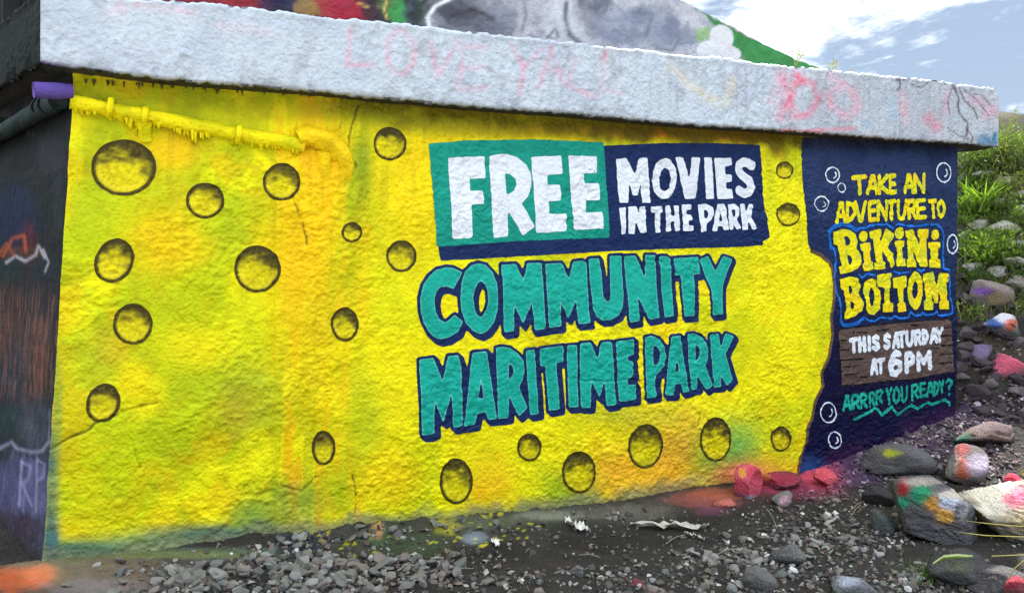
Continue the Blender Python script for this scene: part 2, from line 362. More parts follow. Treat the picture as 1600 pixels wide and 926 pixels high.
def decal(name, loops, layer, colf, parent, label=None, grow=0.0, sm=1, strokes=None, r=0.0, pad=0.05, F=None, wob=0.0018, mat=None):
    allp = np.concatenate([np.array(l) for l in (loops or strokes)])
    i0, i1, j0, j1, UU, ZZ = WL.window(allp, pad+r)
    P = np.stack([UU.ravel(), ZZ.ravel()], 1)
    Fv = sdf_poly(P, loops) if loops else sdf_strokes(P, strokes, r)
    Fv = Fv.reshape(UU.shape)-grow+wob*2*(fbm(UU, ZZ, 0.03, 91, 2)-0.5)*2
    if sm: Fv = blur(Fv, sm)
    me = WL.build(Fv, i0, j0, 0.0022*layer, colf, name)
    return link(name, me, mat or M_decal, parent, label), (Fv, i0, j0, UU, ZZ)
def T(x0, y0, s, l): return [(x0+a*s, y0+b*s) for a, b in l]
def W(l): return WP.pts(l)
def ell(cx, cy, rx, ry, n=28, rot=0.0):
    o = []
    for k in range(n):
        a = 2*math.pi*k/n; x, y = rx*math.cos(a), ry*math.sin(a)
        o.append((cx+x*math.cos(rot)-y*math.sin(rot), cy+x*math.sin(rot)+y*math.cos(rot)))
    return o
# ---------------------------------------------------------------- painted holes
HOLES = [(193,262,51,44,0),(320,313.5,30,28,0),(438.5,285,29,29,0),(608,225,26,26,0),(548,363,17,16,0),(178.5,407,30,36,.5),(401.5,420,36,37,0),(627,400,24,25,0),
 (207.5,506,31,32,0),(537,506,22,27,0),(161,629,26,31,.45),(504,698,18,27,0),(827,698.5,19,22,0),(712,751,26,36,0),(904.5,737,27,33,0),(1008,696.5,27,35,.1),
 (1116.5,685.5,24.5,35,0),(1219,685,16,20,0),(1222.5,266.5,13.5,14,0),(1228,335.5,18,18.5,0)]
for k, (cx, cy, rx, ry, rot) in enumerate(HOLES):
    loop = W(ell(cx, cy, rx, ry, 36, rot)); cz = loop.mean(0); hz = np.ptp(loop[:, 1])/2; hu = np.ptp(loop[:, 0])/2
    def cf(u, z, f, V, k=k, cz=cz, hz=hz, hu=hu):
        n = fbm(u+k, z*1.6, 0.05, 300+k, 4); n2 = fbm(u*1.5, z*1.5+k, 0.02, 330+k, 3)
        t = (z-cz[1])/hz*0.8+(u-cz[0])/hu*0.25
        rr = np.sqrt(((z-cz[1]+hz*.35)/hz)**2+((u-cz[0])/hu)**2)
        d = sstep(0.15, 1.05, rr*.7+t*.6+(n-0.5)*1.1)
        dark = lin((62, 56, 24)); lt = lin((212, 200, 12)); md = lin((120, 112, 24))
        c = lt*(1-d[:, None])+dark*d[:, None]
        w = (0.35*sstep(.4, .7, n2))[:, None]; c = c*(1-w)+md*w
        rw = .012/hz
        ring = sstep(-0.07-rw, -0.03-rw, f/hz)[:, None]*(0.75+0.3*n2[:, None]); ring = np.clip(ring*1.1, 0, 1)
        hl = (sstep(-0.26-rw, -0.18-rw, f/hz)*sstep(-0.08-rw, -0.14-rw, f/hz))[:, None]*0.35*sstep(.4, -.6, t)[:, None]; c = c*(1-hl)+lin((225, 210, 60))*hl
        return c*(1-ring)+lin((62, 54, 22))*ring
    decal('painted_hole', [loop], 1, cf, abut)
# ---------------------------------------------------------------- banner panels and big words
NAVY, TEAL, TEAL2, WHI = (20, 40, 84), (18, 140, 124), (22, 160, 144), (212, 222, 238)
panel = [(942,228),(1038,224),(1116,224),(1185,227),(1192.5,318),(1200,371),(1190,377),(1190,383),(1146,386),(1038,389),(960,392),(789,402),(688,407),(684,386),(700,360),(900,300)]
navy_panel, _ = decal('painted_panel', [W(panel)], 1, flat(NAVY, .12, 1), abut, 'dark navy banner painted behind the small white words and below the teal block')
c1 = (660, 210, 0.216)
teal_panel, _ = decal('painted_panel', [W(T(*c1, [(42,68),(300,48),(800,38),(1308,58),(1355,745),(700,770),(100,812)]))], 2, flat(TEAL, .1, 2), abut, 'teal block painted behind the large white first word')
def whitecol(seed, dirt=0.12):
    b = lin(WHI)
    def f(u, z, f_, V):
        n = fbm(u, z*0.6, 0.05, 400+seed, 4)[:, None]; w = sstep(0.45, 0.75, n)*dirt*3
        return b*(1-w)+lin((188, 190, 208))*w
    return f
def letters(tr, lst, layer, colf, parent, sm=1):
    for L in lst: decal('painted_letter', [W(T(*tr, l)) for l in L], layer, colf, parent, sm=sm)
letters(c1, [
 [[(178,170),(440,162),(447,318),(336,322),(340,410),(432,407),(438,502),(348,508),(355,748),(213,757)]],
 [[(472,160),(520,148),(600,143),(680,165),(745,220),(778,290),(780,380),(755,450),(715,500),(808,668),(725,732),(612,545),(617,738),(508,748)],[(590,283),(630,290),(665,320),(675,365),(655,410),(605,440)]],
 [[(780,165),(998,156),(1008,288),(895,293),(897,366),(990,366),(998,480),(908,484),(912,575),(1033,572),(1038,700),(820,714)]],
 [[(1047,155),(1255,160),(1260,280),(1163,285),(1165,355),(1270,352),(1278,475),(1175,478),(1178,565),(1302,560),(1305,680),(1090,692)]]], 3, whitecol(1), teal_panel)
c2 = (930, 210, 0.216)
letters(c2, [
 [[(145,180),(215,172),(272,290),(305,172),(362,170),(395,495),(330,498),(318,350),(300,440),(262,445),(235,350),(232,495),(165,497)]],
 [ell(492,322,92,147), ell(496,328,42,84)],
 [[(565,165),(628,168),(675,330),(690,168),(750,170),(722,465),(645,468),(590,240)]],
 [[(778,168),(833,168),(855,465),(797,470)]],
 [[(850,172),(975,172),(985,225),(930,232),(935,290),(980,290),(985,340),(940,348),(942,395),(985,395),(995,465),(878,468)]],
 [[(165,530),(212,528),(217,715),(185,725)]],
 [[(230,525),(290,520),(315,600),(310,522),(355,520),(365,712),(325,715),(283,620),(282,720),(235,722)]],
 [[(395,522),(480,520),(480,562),(462,565),(470,708),(432,712),(425,568),(400,568)]],
 [[(498,515),(538,513),(545,590),(568,590),(562,513),(598,512),(610,698),(572,700),(568,628),(540,628),(546,700),(510,702)]],
 [[(622,508),(693,506),(697,545),(658,548),(660,580),(695,580),(700,620),(668,622),(668,660),(705,660),(706,698),(632,700)]],
 [[(740,510),(800,502),(850,530),(855,580),(835,620),(800,645),(800,700),(765,710)],[(780,545),(800,545),(815,570),(810,600),(790,608)]],
 [[(875,505),(925,502),(965,690),(925,695),(915,665),(882,665),(878,698),(842,700)],[(896,555),(912,628),(884,628)]],
 [[(950,508),(1000,503),(1035,530),(1030,590),(1010,610),(1048,680),(1015,690),(985,635),(995,690),(965,692)],[(978,545),(1002,545),(1008,570),(1000,595),(985,595)]],
 [[(1040,505),(1075,502),(1080,570),(1105,505),(1140,502),(1115,590),(1155,680),(1128,690),(1090,625),(1092,690),(1052,692)]],
], 3, whitecol(2), navy_panel)
decal('painted_letter', None, 3, whitecol(3), navy_panel, strokes=[W(T(*c2, [(1120,228),(1095,210),(1065,200),(1035,222),(1033,262),(1060,300),(1105,338),(1122,380),(1105,418),(1070,430),(1035,405)]))], r=0.036)
c3 = (640, 380, .19438); c4 = (890, 370, .19438); c5 = (640, 520, .19438); c6 = (890, 500, .19438)
word1 = [
 (c3, [[(415,235),(350,200),(290,193),(220,210),(160,260),(105,340),(82,430),(85,540),(110,630),(150,710),(200,755),(250,772),(320,755),(390,710),(415,650),(425,625),(360,575),(320,610),(285,637),(240,610),(212,550),(198,470),(210,390),(240,350),(290,345),(348,368)]]),
 (c3, [[(545,160),(610,175),(660,230),(695,320),(705,430),(700,550),(670,640),(625,700),(570,728),(510,705),(450,640),(415,550),(402,440),(410,320),(440,225),(490,175)],[(565,303),(600,330),(622,390),(625,460),(610,530),(590,580),(568,597),(540,575),(515,520),(505,440),(515,370),(535,320)]]),
 (c3, [[(735,172),(855,168),(912,295),(945,160),(1062,157),(1088,685),(1000,697),(975,475),(905,648),(835,485),(832,705),(757,713)]]),
 (c4, [[(-198,216),(-68,212),(-6,335),(29,201),(100,190),(137,210),(160,690),(70,700),(50,512),(-11,653),(-80,520),(-70,718),(-168,730)]]),
 (c4, [[(155,178),(240,170),(255,270),(272,480),(300,522),(325,505),(325,155),(418,150),(428,450),(420,560),(385,625),(320,665),(260,670),(215,640),(188,580),(170,400)]]),
 (c4, [[(440,155),(532,152),(607,330),(607,147),(687,147),(710,648),(630,662),(540,485),(550,675),(472,685)]]),
 (c4, [[(722,155),(780,155),(808,180),(832,635),(755,648)]]),
 (c4, [[(832,172),(1036,160),(1046,298),(995,302),(1000,632),(920,640),(893,308),(848,308)]]),
 (c4, [[(1048,182),(1115,152),(1175,275),(1232,155),(1308,178),(1228,385),(1228,620),(1150,628),(1130,420),(1078,290)]])]
word2 = [
 (c5, [[(75,215),(190,198),(257,385),(308,182),(385,178),(410,260),(425,745),(350,760),(332,485),(267,715),(195,540),(195,800),(155,815),(95,818)]]),
 (c5, [[(500,155),(615,145),(700,690),(630,697),(610,635),(540,645),(525,735),(435,745),(470,420)],[(568,368),(590,518),(545,522)]]),
 (c5, [[(690,120),(740,108),(800,120),(860,160),(905,220),(922,290),(905,370),(878,430),(948,600),(880,668),(795,510),(793,680),(710,690),(700,400)],[(793,240),(825,265),(832,310),(820,350),(793,372)]]),
 (c5, [[(928,140),(1000,130),(1037,650),(968,660)]]),
 (c5, [[(1042,125),(1235,100),(1235,230),(1178,235),(1207,610),(1118,625),(1090,265),(1047,265)]]),
 (c5, [[(1262,100),(1345,95),(1355,590),(1280,598)]]),
 (c6, [[(80,185),(165,178),(220,310),(245,178),(330,172),(365,675),(290,685),(275,475),(235,625),(175,480),(165,700),(90,702)]]),
 (c6, [[(362,170),(505,150),(510,275),(455,290),(460,318),(505,330),(508,440),(458,475),(462,517),(522,515),(525,635),(388,650)]])]
word3 = [
 (c6, [[(598,135),(650,125),(710,150),(755,210),(770,290),(750,370),(690,440),(675,480),(688,610),(612,622)],[(660,200),(700,215),(722,265),(718,310),(700,350),(668,360)]]),
 (c6, [[(810,130),(885,123),(955,570),(905,582),(888,505),(840,512),(828,598),(760,600)],[(853,315),(878,405),(835,410)]]),
 (c6, [[(940,112),(990,105),(1050,125),(1095,180),(1110,250),(1100,320),(1085,360),(1145,520),(1095,558),(1015,440),(1022,550),(975,558)],[(1005,190),(1035,215),(1045,260),(1035,300),(1010,330)]]),
 (c6, [[(1125,115),(1195,110),(1210,220),(1250,105),(1318,130),(1250,270),(1310,475),(1262,525),(1210,440),(1215,530),(1152,538)]])]
def tealcol(seed):
    b = lin(TEAL2); hi = lin((120, 205, 190)); dk = lin((14, 140, 124))
    def f(u, z, f_, V):
        n = fbm(u, z, 0.06, 500+seed, 4)[:, None]; w = sstep(0.45, 0.7, n)*0.45; c = b*(1-w)+dk*w
        e = sstep(-0.007, -0.001, f_)[:, None]*0.55; return c*(1-e)+hi*e
    return f
def big_word(word, shift, grow, seed, label):
    allp = np.concatenate([W(T(*tr, l)) for tr, L in word for l in L])
    i0, i1, j0, j1, UU, ZZ = WL.window(allp, 0.16); P = np.stack([UU.ravel(), ZZ.ravel()], 1)
    Fm = np.full(UU.shape, 9.0)
    for tr, L in word: Fm = np.minimum(Fm, sdf_poly(P, [W(T(*tr, l)) for l in L]).reshape(UU.shape))
    Fo = Fm.copy(); n = 8
    for k in range(1, n+1):
        di = int(round(shift[0]*k/n/WL.st)); dj = int(round(shift[1]*k/n/WL.st))
        G = np.roll(np.roll(Fm, di, 0), dj, 1); Fo = np.minimum(Fo, G)
    Fo = blur(Fo-grow+0.003*(fbm(UU, ZZ, .04, 95, 2)-0.5), 1)
    me = WL.build(Fo, i0, j0, 0.0022, flat(NAVY, .12, seed), 'word_outline')
    o = link('word_outline', me, M_decal, abut, label)
    for tr, L in word: decal('painted_letter', [W(T(*tr, l)) for l in L], 2, tealcol(seed), o)
big_word(word1, (0.024, -0.028), 0.021, 5, 'navy outline and drop shade round the first row of teal letters')
big_word(word2, (0.030, -0.030), 0.019, 6, 'navy outline and drop shade round the long word of the lower row')
big_word(word3, (0.034, -0.030), 0.020, 7, 'navy outline and drop shade round the short word of the lower row')
# ---------------------------------------------------------------- right navy field with its lettering
navyedge = [(1254,215),(1250,234),(1251,279),(1256,339),(1262,382),(1266,392),(1280,398),(1294,410),(1299,424),(1301,445),(1300,469),(1295,496),(1298,526),(1292,557),(1281,582),(1284,603),(1272,627),(1268,652),(1259,669),(1257,691),(1248,712),(1243,742)]
nf = navyedge+[(1243,800),(1522,700),(1522,215)]
def navyf(u, z, f, V):
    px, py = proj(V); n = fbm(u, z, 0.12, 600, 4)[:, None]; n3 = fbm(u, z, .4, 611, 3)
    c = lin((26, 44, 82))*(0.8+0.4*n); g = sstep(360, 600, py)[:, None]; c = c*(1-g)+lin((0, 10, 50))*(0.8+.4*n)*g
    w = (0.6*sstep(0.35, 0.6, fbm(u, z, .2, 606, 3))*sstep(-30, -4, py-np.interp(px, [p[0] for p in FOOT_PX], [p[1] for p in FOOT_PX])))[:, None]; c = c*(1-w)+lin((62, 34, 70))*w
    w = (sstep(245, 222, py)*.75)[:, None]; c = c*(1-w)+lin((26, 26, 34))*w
    w = (0.25*sstep(.5, .65, n3)*sstep(380, 300, py))[:, None]; c = c*(1-w)+lin((50, 66, 108))*w
    return spray(c, px, py, [(1265,735,22,20,(20,80,140),.8)])
fW = W(nf)
allp = np.concatenate([W(navyedge), W([(1522,215),(1522,800)])])
i0, i1, j0, j1, UU, ZZ = WL.window(allp, 0.1); P = np.stack([UU.ravel(), ZZ.ravel()], 1)
Fn = sdf_poly(P, [fW]).reshape(UU.shape)+0.002*(fbm(UU, ZZ, .03, 91, 2)-.5)
Fn = np.maximum(Fn, UU-7.395-0.01*(ZZ-1)-0.01*fbm(ZZ, UU*0, .1, 3))
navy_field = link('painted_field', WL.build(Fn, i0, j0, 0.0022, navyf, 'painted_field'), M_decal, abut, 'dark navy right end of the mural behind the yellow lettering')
decal('border_line', None, 2, flat((92, 74, 62), .2, 9), abut, 'brown wavy line where yellow meets navy', strokes=[W([(x+1.5, y) for x, y in navyedge[5:]])], r=0.014)
GL = {
 'A': [[(0,1),(.38,.02),(.62,.02),(1,1)],[(.2,.68),(.8,.68)]], 'D': [[(0,.02),(.08,1),(.55,.88),(1,.52),(.7,.12),(0,.02)]],
 'E': [[(1,0),(0,.03),(.1,1),(1,.97)],[(.05,.5),(.9,.47)]], 'H': [[(0,0),(.05,1)],[(.95,0),(1,1)],[(.02,.5),(.97,.5)]],
 'I': [[(.5,0),(.5,1)]], 'K': [[(0,0),(.1,1)],[(.9,0),(.12,.55),(1,.98)]], 'M': [[(.05,1),(0,0),(.5,.6),(.92,0),(1,1)]],
 'N': [[(0,1),(.02,0),(.95,1),(1,0)]], 'O': [[(.5,0),(.12,.2),(0,.5),(.12,.82),(.5,1),(.88,.82),(1,.5),(.88,.18),(.5,0)]],
 'P': [[(.1,1),(0,.03),(.7,.03),(1,.25),(.85,.52),(.1,.62)]], 'R': [[(.1,1),(0,.03),(.7,.02),(.95,.24),(.75,.5),(.12,.56)],[(.45,.54),(1,.98)]],
 'S': [[(.95,.14),(.6,0),(.12,.14),(.12,.36),(.85,.62),(.92,.86),(.5,1),(.05,.86)]], 'T': [[(0,.05),(1,0)],[(.5,.04),(.6,1)]],
 'U': [[(0,0),(.08,.75),(.35,1),(.7,.98),(.95,.72),(1,0)]], 'V': [[(0,0),(.5,1),(.62,1),(1,0)]], 'Y': [[(0,0),(.5,.5),(1,0)],[(.5,.5),(.58,1)]],
 '6': [[(.85,.08),(.5,0),(.12,.25),(0,.65),(.2,.95),(.6,1),(.95,.8),(.9,.52),(.5,.42),(.08,.6)]],
 '?': [[(0,.18),(.35,.0),(.9,.1),(.95,.32),(.5,.5),(.5,.66)],[(.52,.97),(.54,.98)]]}
def line(tr, top, bot, glyphs, r, layer, colf, parent):
    s_ = tr[2]; rp = r/0.0062/s_*1.0
    tx, ty = zip(*top); bx, by = zip(*bot)
    for ch, xa, xb in glyphs:
        st = []
        rpx = r/0.0084/s_; 
        for pl in GL[ch]:
            q = []
            for (a, b) in pl:
                x = (xa+rpx)+a*max(1e-3, (xb-xa-2*rpx)) if ch != 'I' else (xa+xb)/2
                y0 = np.interp(x, tx, ty)+rp*.85; y1 = np.interp(x, bx, by)-rp*.85
                q.append((x, y0+b*(y1-y0)))
            st.append(W(T(*tr, q)))
        decal('painted_letter', None, layer, colf, parent, strokes=st, r=r, sm=0, wob=0.0012)
def ycol(seed):
    def f(u, z, f_, V):
        n = fbm(u, z*.6, 0.04, 700+seed, 4)[:, None]; m = fbm(u, z, 0.15, 720+seed, 3)[:, None]
        c = lin((222, 212, 10))*np.ones((len(u), 3)); w = sstep(.5, .7, n)*.55; c = c*(1-w)+lin((150, 180, 60))*w
        w = sstep(.55, .7, m)*.5; return c*(1-w)+lin((240, 190, 20))*w
    return f
d1 = (1290, 250, .13125)
line(d1, [(300,183),(1160,155)], [(400,418),(1165,402)], [('T',295,465),('A',458,600),('K',585,728),('E',715,822),('A',903,1038),('N',1020,1168)], .021, 3, ycol(1), navy_field)
line(d1, [(100,495),(1150,458),(1420,472)], [(100,757),(400,742),(1180,704),(1420,690)], [('A',98,238),('D',228,368),('V',328,478),('E',488,592),('N',588,722),('T',702,818),('U',822,952),('R',948,1072),('E',1058,1182),('T',1198,1312),('O',1306,1422)], .020, 3, ycol(2), navy_field)
d2 = (1285, 345, .18357)
letters(d2, [
 [[(75,100),(150,72),(220,75),(280,110),(300,170),(285,235),(325,290),(330,350),(290,405),(210,440),(145,452),(133,390),(160,385),(120,205),(88,200)],[(178,130),(215,135),(235,170),(225,205),(190,212)],[(205,285),(240,300),(250,335),(235,370),(215,375)]],
 [ell(345,133,36,45,18),[(315,195),(400,182),(410,245),(395,255),(402,345),(420,348),(425,420),(340,428),(332,368),(350,362),(345,255),(325,250)]],
 [[(388,90),(490,68),(495,130),(480,150),(490,185),(530,62),(605,115),(590,145),(545,225),(590,290),(592,380),(570,405),(495,240),(495,345),(515,350),(518,410),(432,415),(430,360),(445,350),(425,150),(398,150)]],
 [ell(648,105,40,50,18),[(605,170),(688,168),(688,215),(672,225),(675,320),(695,322),(698,385),(615,388),(612,325),(628,318),(622,225),(608,222)]],
 [[(697,85),(755,72),(825,210),(820,150),(800,130),(800,72),(888,70),(890,135),(880,150),(885,390),(820,388),(770,250),(770,320),(790,325),(790,395),(710,395),(710,325),(722,315),(715,150),(700,130)]],
 [ell(945,118,33,45,18),[(893,182),(988,178),(988,230),(970,240),(972,325),(995,330),(995,400),(900,395),(897,335),(915,325),(912,240),(895,230)]],
 [[(135,500),(230,472),(290,490),(318,550),(300,620),(340,690),(330,760),(270,810),(180,840),(172,770),(195,765),(165,585),(142,578)],[(210,545),(240,560),(245,600),(225,625),(215,610)],[(225,680),(260,700),(262,740),(240,755),(230,740)]],
 [[(400,490),(438,500),(445,560),(475,590),(488,660),(480,750),(430,800),(385,790),(360,740),(355,660),(338,610),(345,540),(370,505)],[(400,560),(425,590),(430,660),(420,720),(400,730),(388,680),(385,610)]],
 [[(446,460),(572,440),(570,470),(558,490),(568,565),(550,570),(565,695),(592,700),(592,770),(505,778),(502,710),(520,700),(508,575),(490,560),(455,560),(448,510)]],
 [[(578,485),(705,465),(710,560),(680,575),(680,690),(700,695),(702,768),(632,775),(625,705),(645,695),(622,572),(585,572)]],
 [ell(785,592,65,163,26), ell(787,590,24,76,20)],
 [[(848,455),(930,430),(965,560),(985,440),(1070,450),(1068,515),(1050,525),(1055,675),(1070,680),(1068,750),(990,752),(985,685),(1000,675),(985,600),(970,700),(945,700),(915,600),(920,680),(935,690),(935,755),(860,758),(858,685),(875,675),(862,525),(848,520)]]],
 3, ycol(3), navy_field)
blue = [(95,235),(65,235),(50,150),(45,90),(90,45),(160,28),(230,40),(290,80),(320,60),(370,60),(400,40),(470,30),(510,35),(540,25),(590,60),(630,25),(690,40),(770,45),(870,35),(960,30),(1000,60),(1020,110),(1015,290),(1025,330),(1020,405),(1070,415),(1080,450),(1085,650),(1100,690),(1100,780),(1060,800),(985,805),(970,770),(940,795),(870,800),(850,780),(830,800),(780,805),(740,775),(720,820),(640,830),(610,805),(580,830),(490,820),(440,850),(390,850),(350,815),(290,870),(220,892),(165,885),(150,850),(140,740),(130,660),(110,620),(95,480),(110,430),(100,370),(110,350),(95,235)]
decal('outline_stroke', None, 2, flat((24, 110, 205), .25, 11), navy_field, 'bright blue brush line round the two big yellow words', strokes=[W(T(*d2, blue)), W(T(*d2, [(300,455),(330,485),(370,450),(430,460)])), W(T(*d2, [(595,430),(640,445),(730,432)])), W(T(*d2, [(805,410),(835,430),(860,412)]))], r=.0085, sm=0, wob=.003)
decal('outline_stroke', None, 2, flat((24, 110, 205), .2, 12), navy_field, strokes=[W(T(*d2, blue[1:8]))], r=.015, sm=0)
decal('outline_stroke', None, 2, flat((24, 110, 205), .2, 12), navy_field, strokes=[W(T(*d2, [(350,820),(290,870),(220,890),(165,882),(148,840)]))], r=.014, sm=0)
d3 = (1300, 495, .125)
bo = [(65,190),(100,155),(400,125),(700,90),(1000,60),(1450,30),(1480,60),(1500,330),(1510,680),(1300,710),(1000,770),(700,790),(110,850)]
decal('sign_edge', [W(T(*d3, bo))], 2, flat((22, 20, 30), .1, 13), abut, 'black painted edge round the brown board', grow=.012)
def brown(u, z, f, V):
    n = fbm(u*.35, z*2.2, .05, 800, 4)[:, None]; return lin((84, 70, 66))*(0.55+0.9*n)
board, _ = decal('painted_board', [W(T(*d3, bo))], 3, brown, abut, 'brown board painted under the white date and time')
for a in ([(250,190),(420,190)],[(550,172),(690,150)],[(960,100),(1070,102)],[(1300,145),(1480,125)],[(90,290),(150,292)],[(90,410),(190,405)],[(90,535),(370,520)],[(110,625),(300,605)],[(130,718),(310,700)],[(330,745),(410,742)],[(1370,355),(1500,345)],[(1250,388),(1330,385)],[(1340,235),(1480,232)],[(1350,470),(1490,455)],[(1330,575),(1490,560)]):
    decal('grain_stroke', None, 4, flat((20, 18, 22), .1, 14), board, strokes=[W(T(*d3, a))], r=.0065, sm=0, pad=.03, wob=.003)
wc = whitecol(5, .08)
line(d3, [(200,262),(560,215),(800,178),(1050,152),(1380,122)], [(240,448),(560,418),(850,383),(1050,358),(1340,322)], [('T',193,307),('H',308,406),('I',413,472),('S',468,582),('S',618,718),('A',732,836),('T',803,902),('U',898,1008),('R',1006,1112),('D',1106,1202),('A',1203,1316),('Y',1278,1388)], .020, 4, wc, board)
line(d3, [(460,518),(650,508)], [(460,728),(640,706)], [('A',447,568),('T',535,652)], .020, 4, wc, board)
line(d3, [(690,408),(870,408)], [(690,742),(870,742)], [('6',686,872)], .030, 4, wc, board)
line(d3, [(890,422),(1020,422)], [(890,704),(1020,704)], [('P',886,1024)], .028, 4, wc, board)
line(d3, [(1035,435),(1225,408)], [(1050,683),(1235,655)], [('M',1034,1240)], .027, 4, wc, board)
d4 = (1300, 585, .125); tcl = flat((24, 150, 132), .2, 15)
line(d4, [(150,250),(450,212),(560,188),(700,155),(900,142),(1000,118),(1130,90),(1350,72),(1460,42)], [(130,458),(350,425),(510,392),(620,362),(720,375),(790,368),(900,350),(1000,328),(1130,280),(1260,272),(1370,235),(1460,265)],
 [('A',118,228),('R',222,332),('R',325,422),('R',436,530),('R',526,634),('Y',652,750),('O',746,844),('U',846,944),('R',982,1084),('E',1082,1165),('A',1162,1268),('D',1248,1334),('Y',1318,1400),('?',1412,1508)], .0145, 3, tcl, navy_field)
decal('underline_stroke', None, 3, tcl, navy_field, strokes=[W(T(*d4, [(260,555),(520,420),(560,430),(605,505),(740,395),(805,500),(990,380),(1070,425),(1185,345),(1235,375),(1400,310),(1465,350),(1465,380)]))], r=.013, sm=0, wob=.004)
for cx, cy, rx, ry, r in [(1299.8,273.5,11,12,.0065),(1313.4,293.4,6,7,.006),(1280.8,318.6,11.5,11.5,.006),(1473.8,269.7,11.7,15,.008),(1486.4,381.3,8.2,14.5,.0075),(1293.7,643.9,12,15.5,.0065),(1302.2,686.5,9.6,12.6,.0065)]:
    st = [W(ell(cx, cy, rx, ry, 24)+[ell(cx, cy, rx, ry, 24)[0]])]
    if rx > 7: st.append(W([(cx+rx*.42*math.cos(a)+1, cy+ry*.42*math.sin(a)) for a in (-.9, -.4, .1, .6, 1.1, 1.5)]))
    decal('painted_bubble', None, 3, flat((205, 218, 232), .2, 16), navy_field, strokes=st, r=r, sm=0, wob=.002, pad=.03)
# ---------------------------------------------------------------- solid core behind the painted face
def box_mesh(name, pts8, mat, parent=None, **k):
    q = [[0,3,2,1],[4,5,6,7],[0,1,5,4],[1,2,6,5],[2,3,7,6],[3,0,4,7]]
    me = raw_mesh(name, pts8, np.array(q), cols=np.tile(k.pop('col', (0.2, 0.2, 0.2)), (8, 1)), smooth=False); return link(name, me, mat, parent, **k)
def obox(plane, u0, u1, n0, n1, z0, z1):
    o = []
    for z in (z0, z1):
        for u, n in ((u0, n0), (u1, n0), (u1, n1), (u0, n1)): o.append(plane.world(np.array(u), np.array(z), n))
    return np.array(o)
box_mesh('concrete_core', obox(WP, 0.12, 7.395, -0.75, -0.03, -0.9, 2.58), M_dark, abut, col=(0.12, 0.12, 0.14))
# ---------------------------------------------------------------- wing wall going away to the left
DL = np.array([-0.7022, 0.712]); NL = np.array([-0.712, -0.7022])
LP = Plane(C0, DL, NL)
def lmap(s_, z, h):
    e = edge_u(z); P = LP.world(s_, z, h*sstep(0, 0.02, s_)); P[:, 0] += Dm[0]*e; P[:, 1] += Dm[1]*e; return P
def left_h(S, Z): return 0.02*(fbm(S, Z, .4, 101, 2)-.5)+0.006*(fbm(S, Z, .05, 103, 3)-.5)
LL = Lattice(LP, 0.0, 3.2, -0.5, 2.75, 0.012, left_h)
LB = [(20,340,40,50,(22,48,95),.85),(5,380,30,40,(20,40,80),.7),(45,395,14,45,(130,45,45),.6),(22,395,40,10,(160,85,50),.6),(30,420,40,30,(20,60,55),.7),(60,430,25,25,(40,50,70),.5),
 (40,520,45,70,(70,62,66),.8),(10,500,20,60,(110,75,65),.4),(60,560,14,60,(130,85,70),.4),(20,590,20,50,(60,60,75),.5),(25,655,45,22,(25,60,55),.6),(52,660,24,34,(70,72,84),.9),(30,760,45,50,(92,88,128),.8),(60,780,20,70,(96,96,130),.8),
 (60,650,8,20,(40,45,50),.5),(30,830,50,30,(62,48,62),.8),(70,850,14,40,(70,80,100),.6),(85,760,8,90,(60,100,120),.6),(90,300,8,60,(60,70,80),.5),(80,240,20,30,(90,90,110),.35),(20,860,60,30,(60,55,60),.5)]
LS = [([(10,410),(24,400),(40,408),(56,398),(60,384),(70,402)],2.2,(170,170,180),.7),([(4,400),(20,372),(38,368),(40,392)],2.5,(170,80,45),.6),([(0,395),(10,380),(22,400)],2,(150,80,50),.6),([(68,390),(76,410),(70,425)],1.6,(160,165,175),.6),
 ([(0,700),(18,690),(26,700),(50,706),(66,704),(76,690)],2.5,(150,150,175),.7),([(76,690),(78,640)],1.5,(120,120,150),.5),
 ([(34,720),(30,790)],2.2,(150,150,190),.55),([(34,722),(48,728),(44,750),(34,754),(50,790)],2.0,(150,150,190),.55),([(58,715),(56,800)],2,(150,150,190),.5),([(58,718),(70,725),(68,745),(58,750)],2,(150,150,190),.5),([(40,745),(36,800)],1.8,(140,140,175),.4)]
def left_col(u, z, f, V):
    px, py = proj(V); n = fbm(u, z, .15, 110, 4)
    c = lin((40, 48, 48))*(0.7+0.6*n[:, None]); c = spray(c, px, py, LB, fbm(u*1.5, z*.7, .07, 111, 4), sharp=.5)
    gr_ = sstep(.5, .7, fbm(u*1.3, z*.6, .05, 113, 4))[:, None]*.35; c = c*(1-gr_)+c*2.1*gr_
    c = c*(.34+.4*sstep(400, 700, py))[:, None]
    Q = np.stack([px, py], 1)
    for pl, r, rgb, al in LS:
        d = sdf_strokes(Q, [pl], 0); w = (al*np.exp(-(d/r)**2)*(.5+n))[:, None]; w = np.clip(w, 0, 1); c = c*(1-w)+lin(rgb)*w
    st = sstep(.55, .7, vnoise(u, z*.15, .02, 115))*.25*sstep(430, 480, py)*sstep(640, 600, py); c = c*(1-st[:, None])+lin((150, 95, 75))*st[:, None]
    return c
wing = link('wing_wall', None, None, label='dark graffiti-covered side wall going back from the left corner of the yellow mural', cat='wall')
UU, ZZ = np.meshgrid(LL.U, LL.Z, indexing='ij')
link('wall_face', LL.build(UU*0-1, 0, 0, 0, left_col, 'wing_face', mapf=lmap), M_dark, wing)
box_mesh('concrete_core', obox(LP, 0.05, 3.2, -0.7, -0.06, -0.9, 2.58)+np.array([0.02, 0, 0]), M_dark, wing, col=(0.03, 0.035, 0.035))
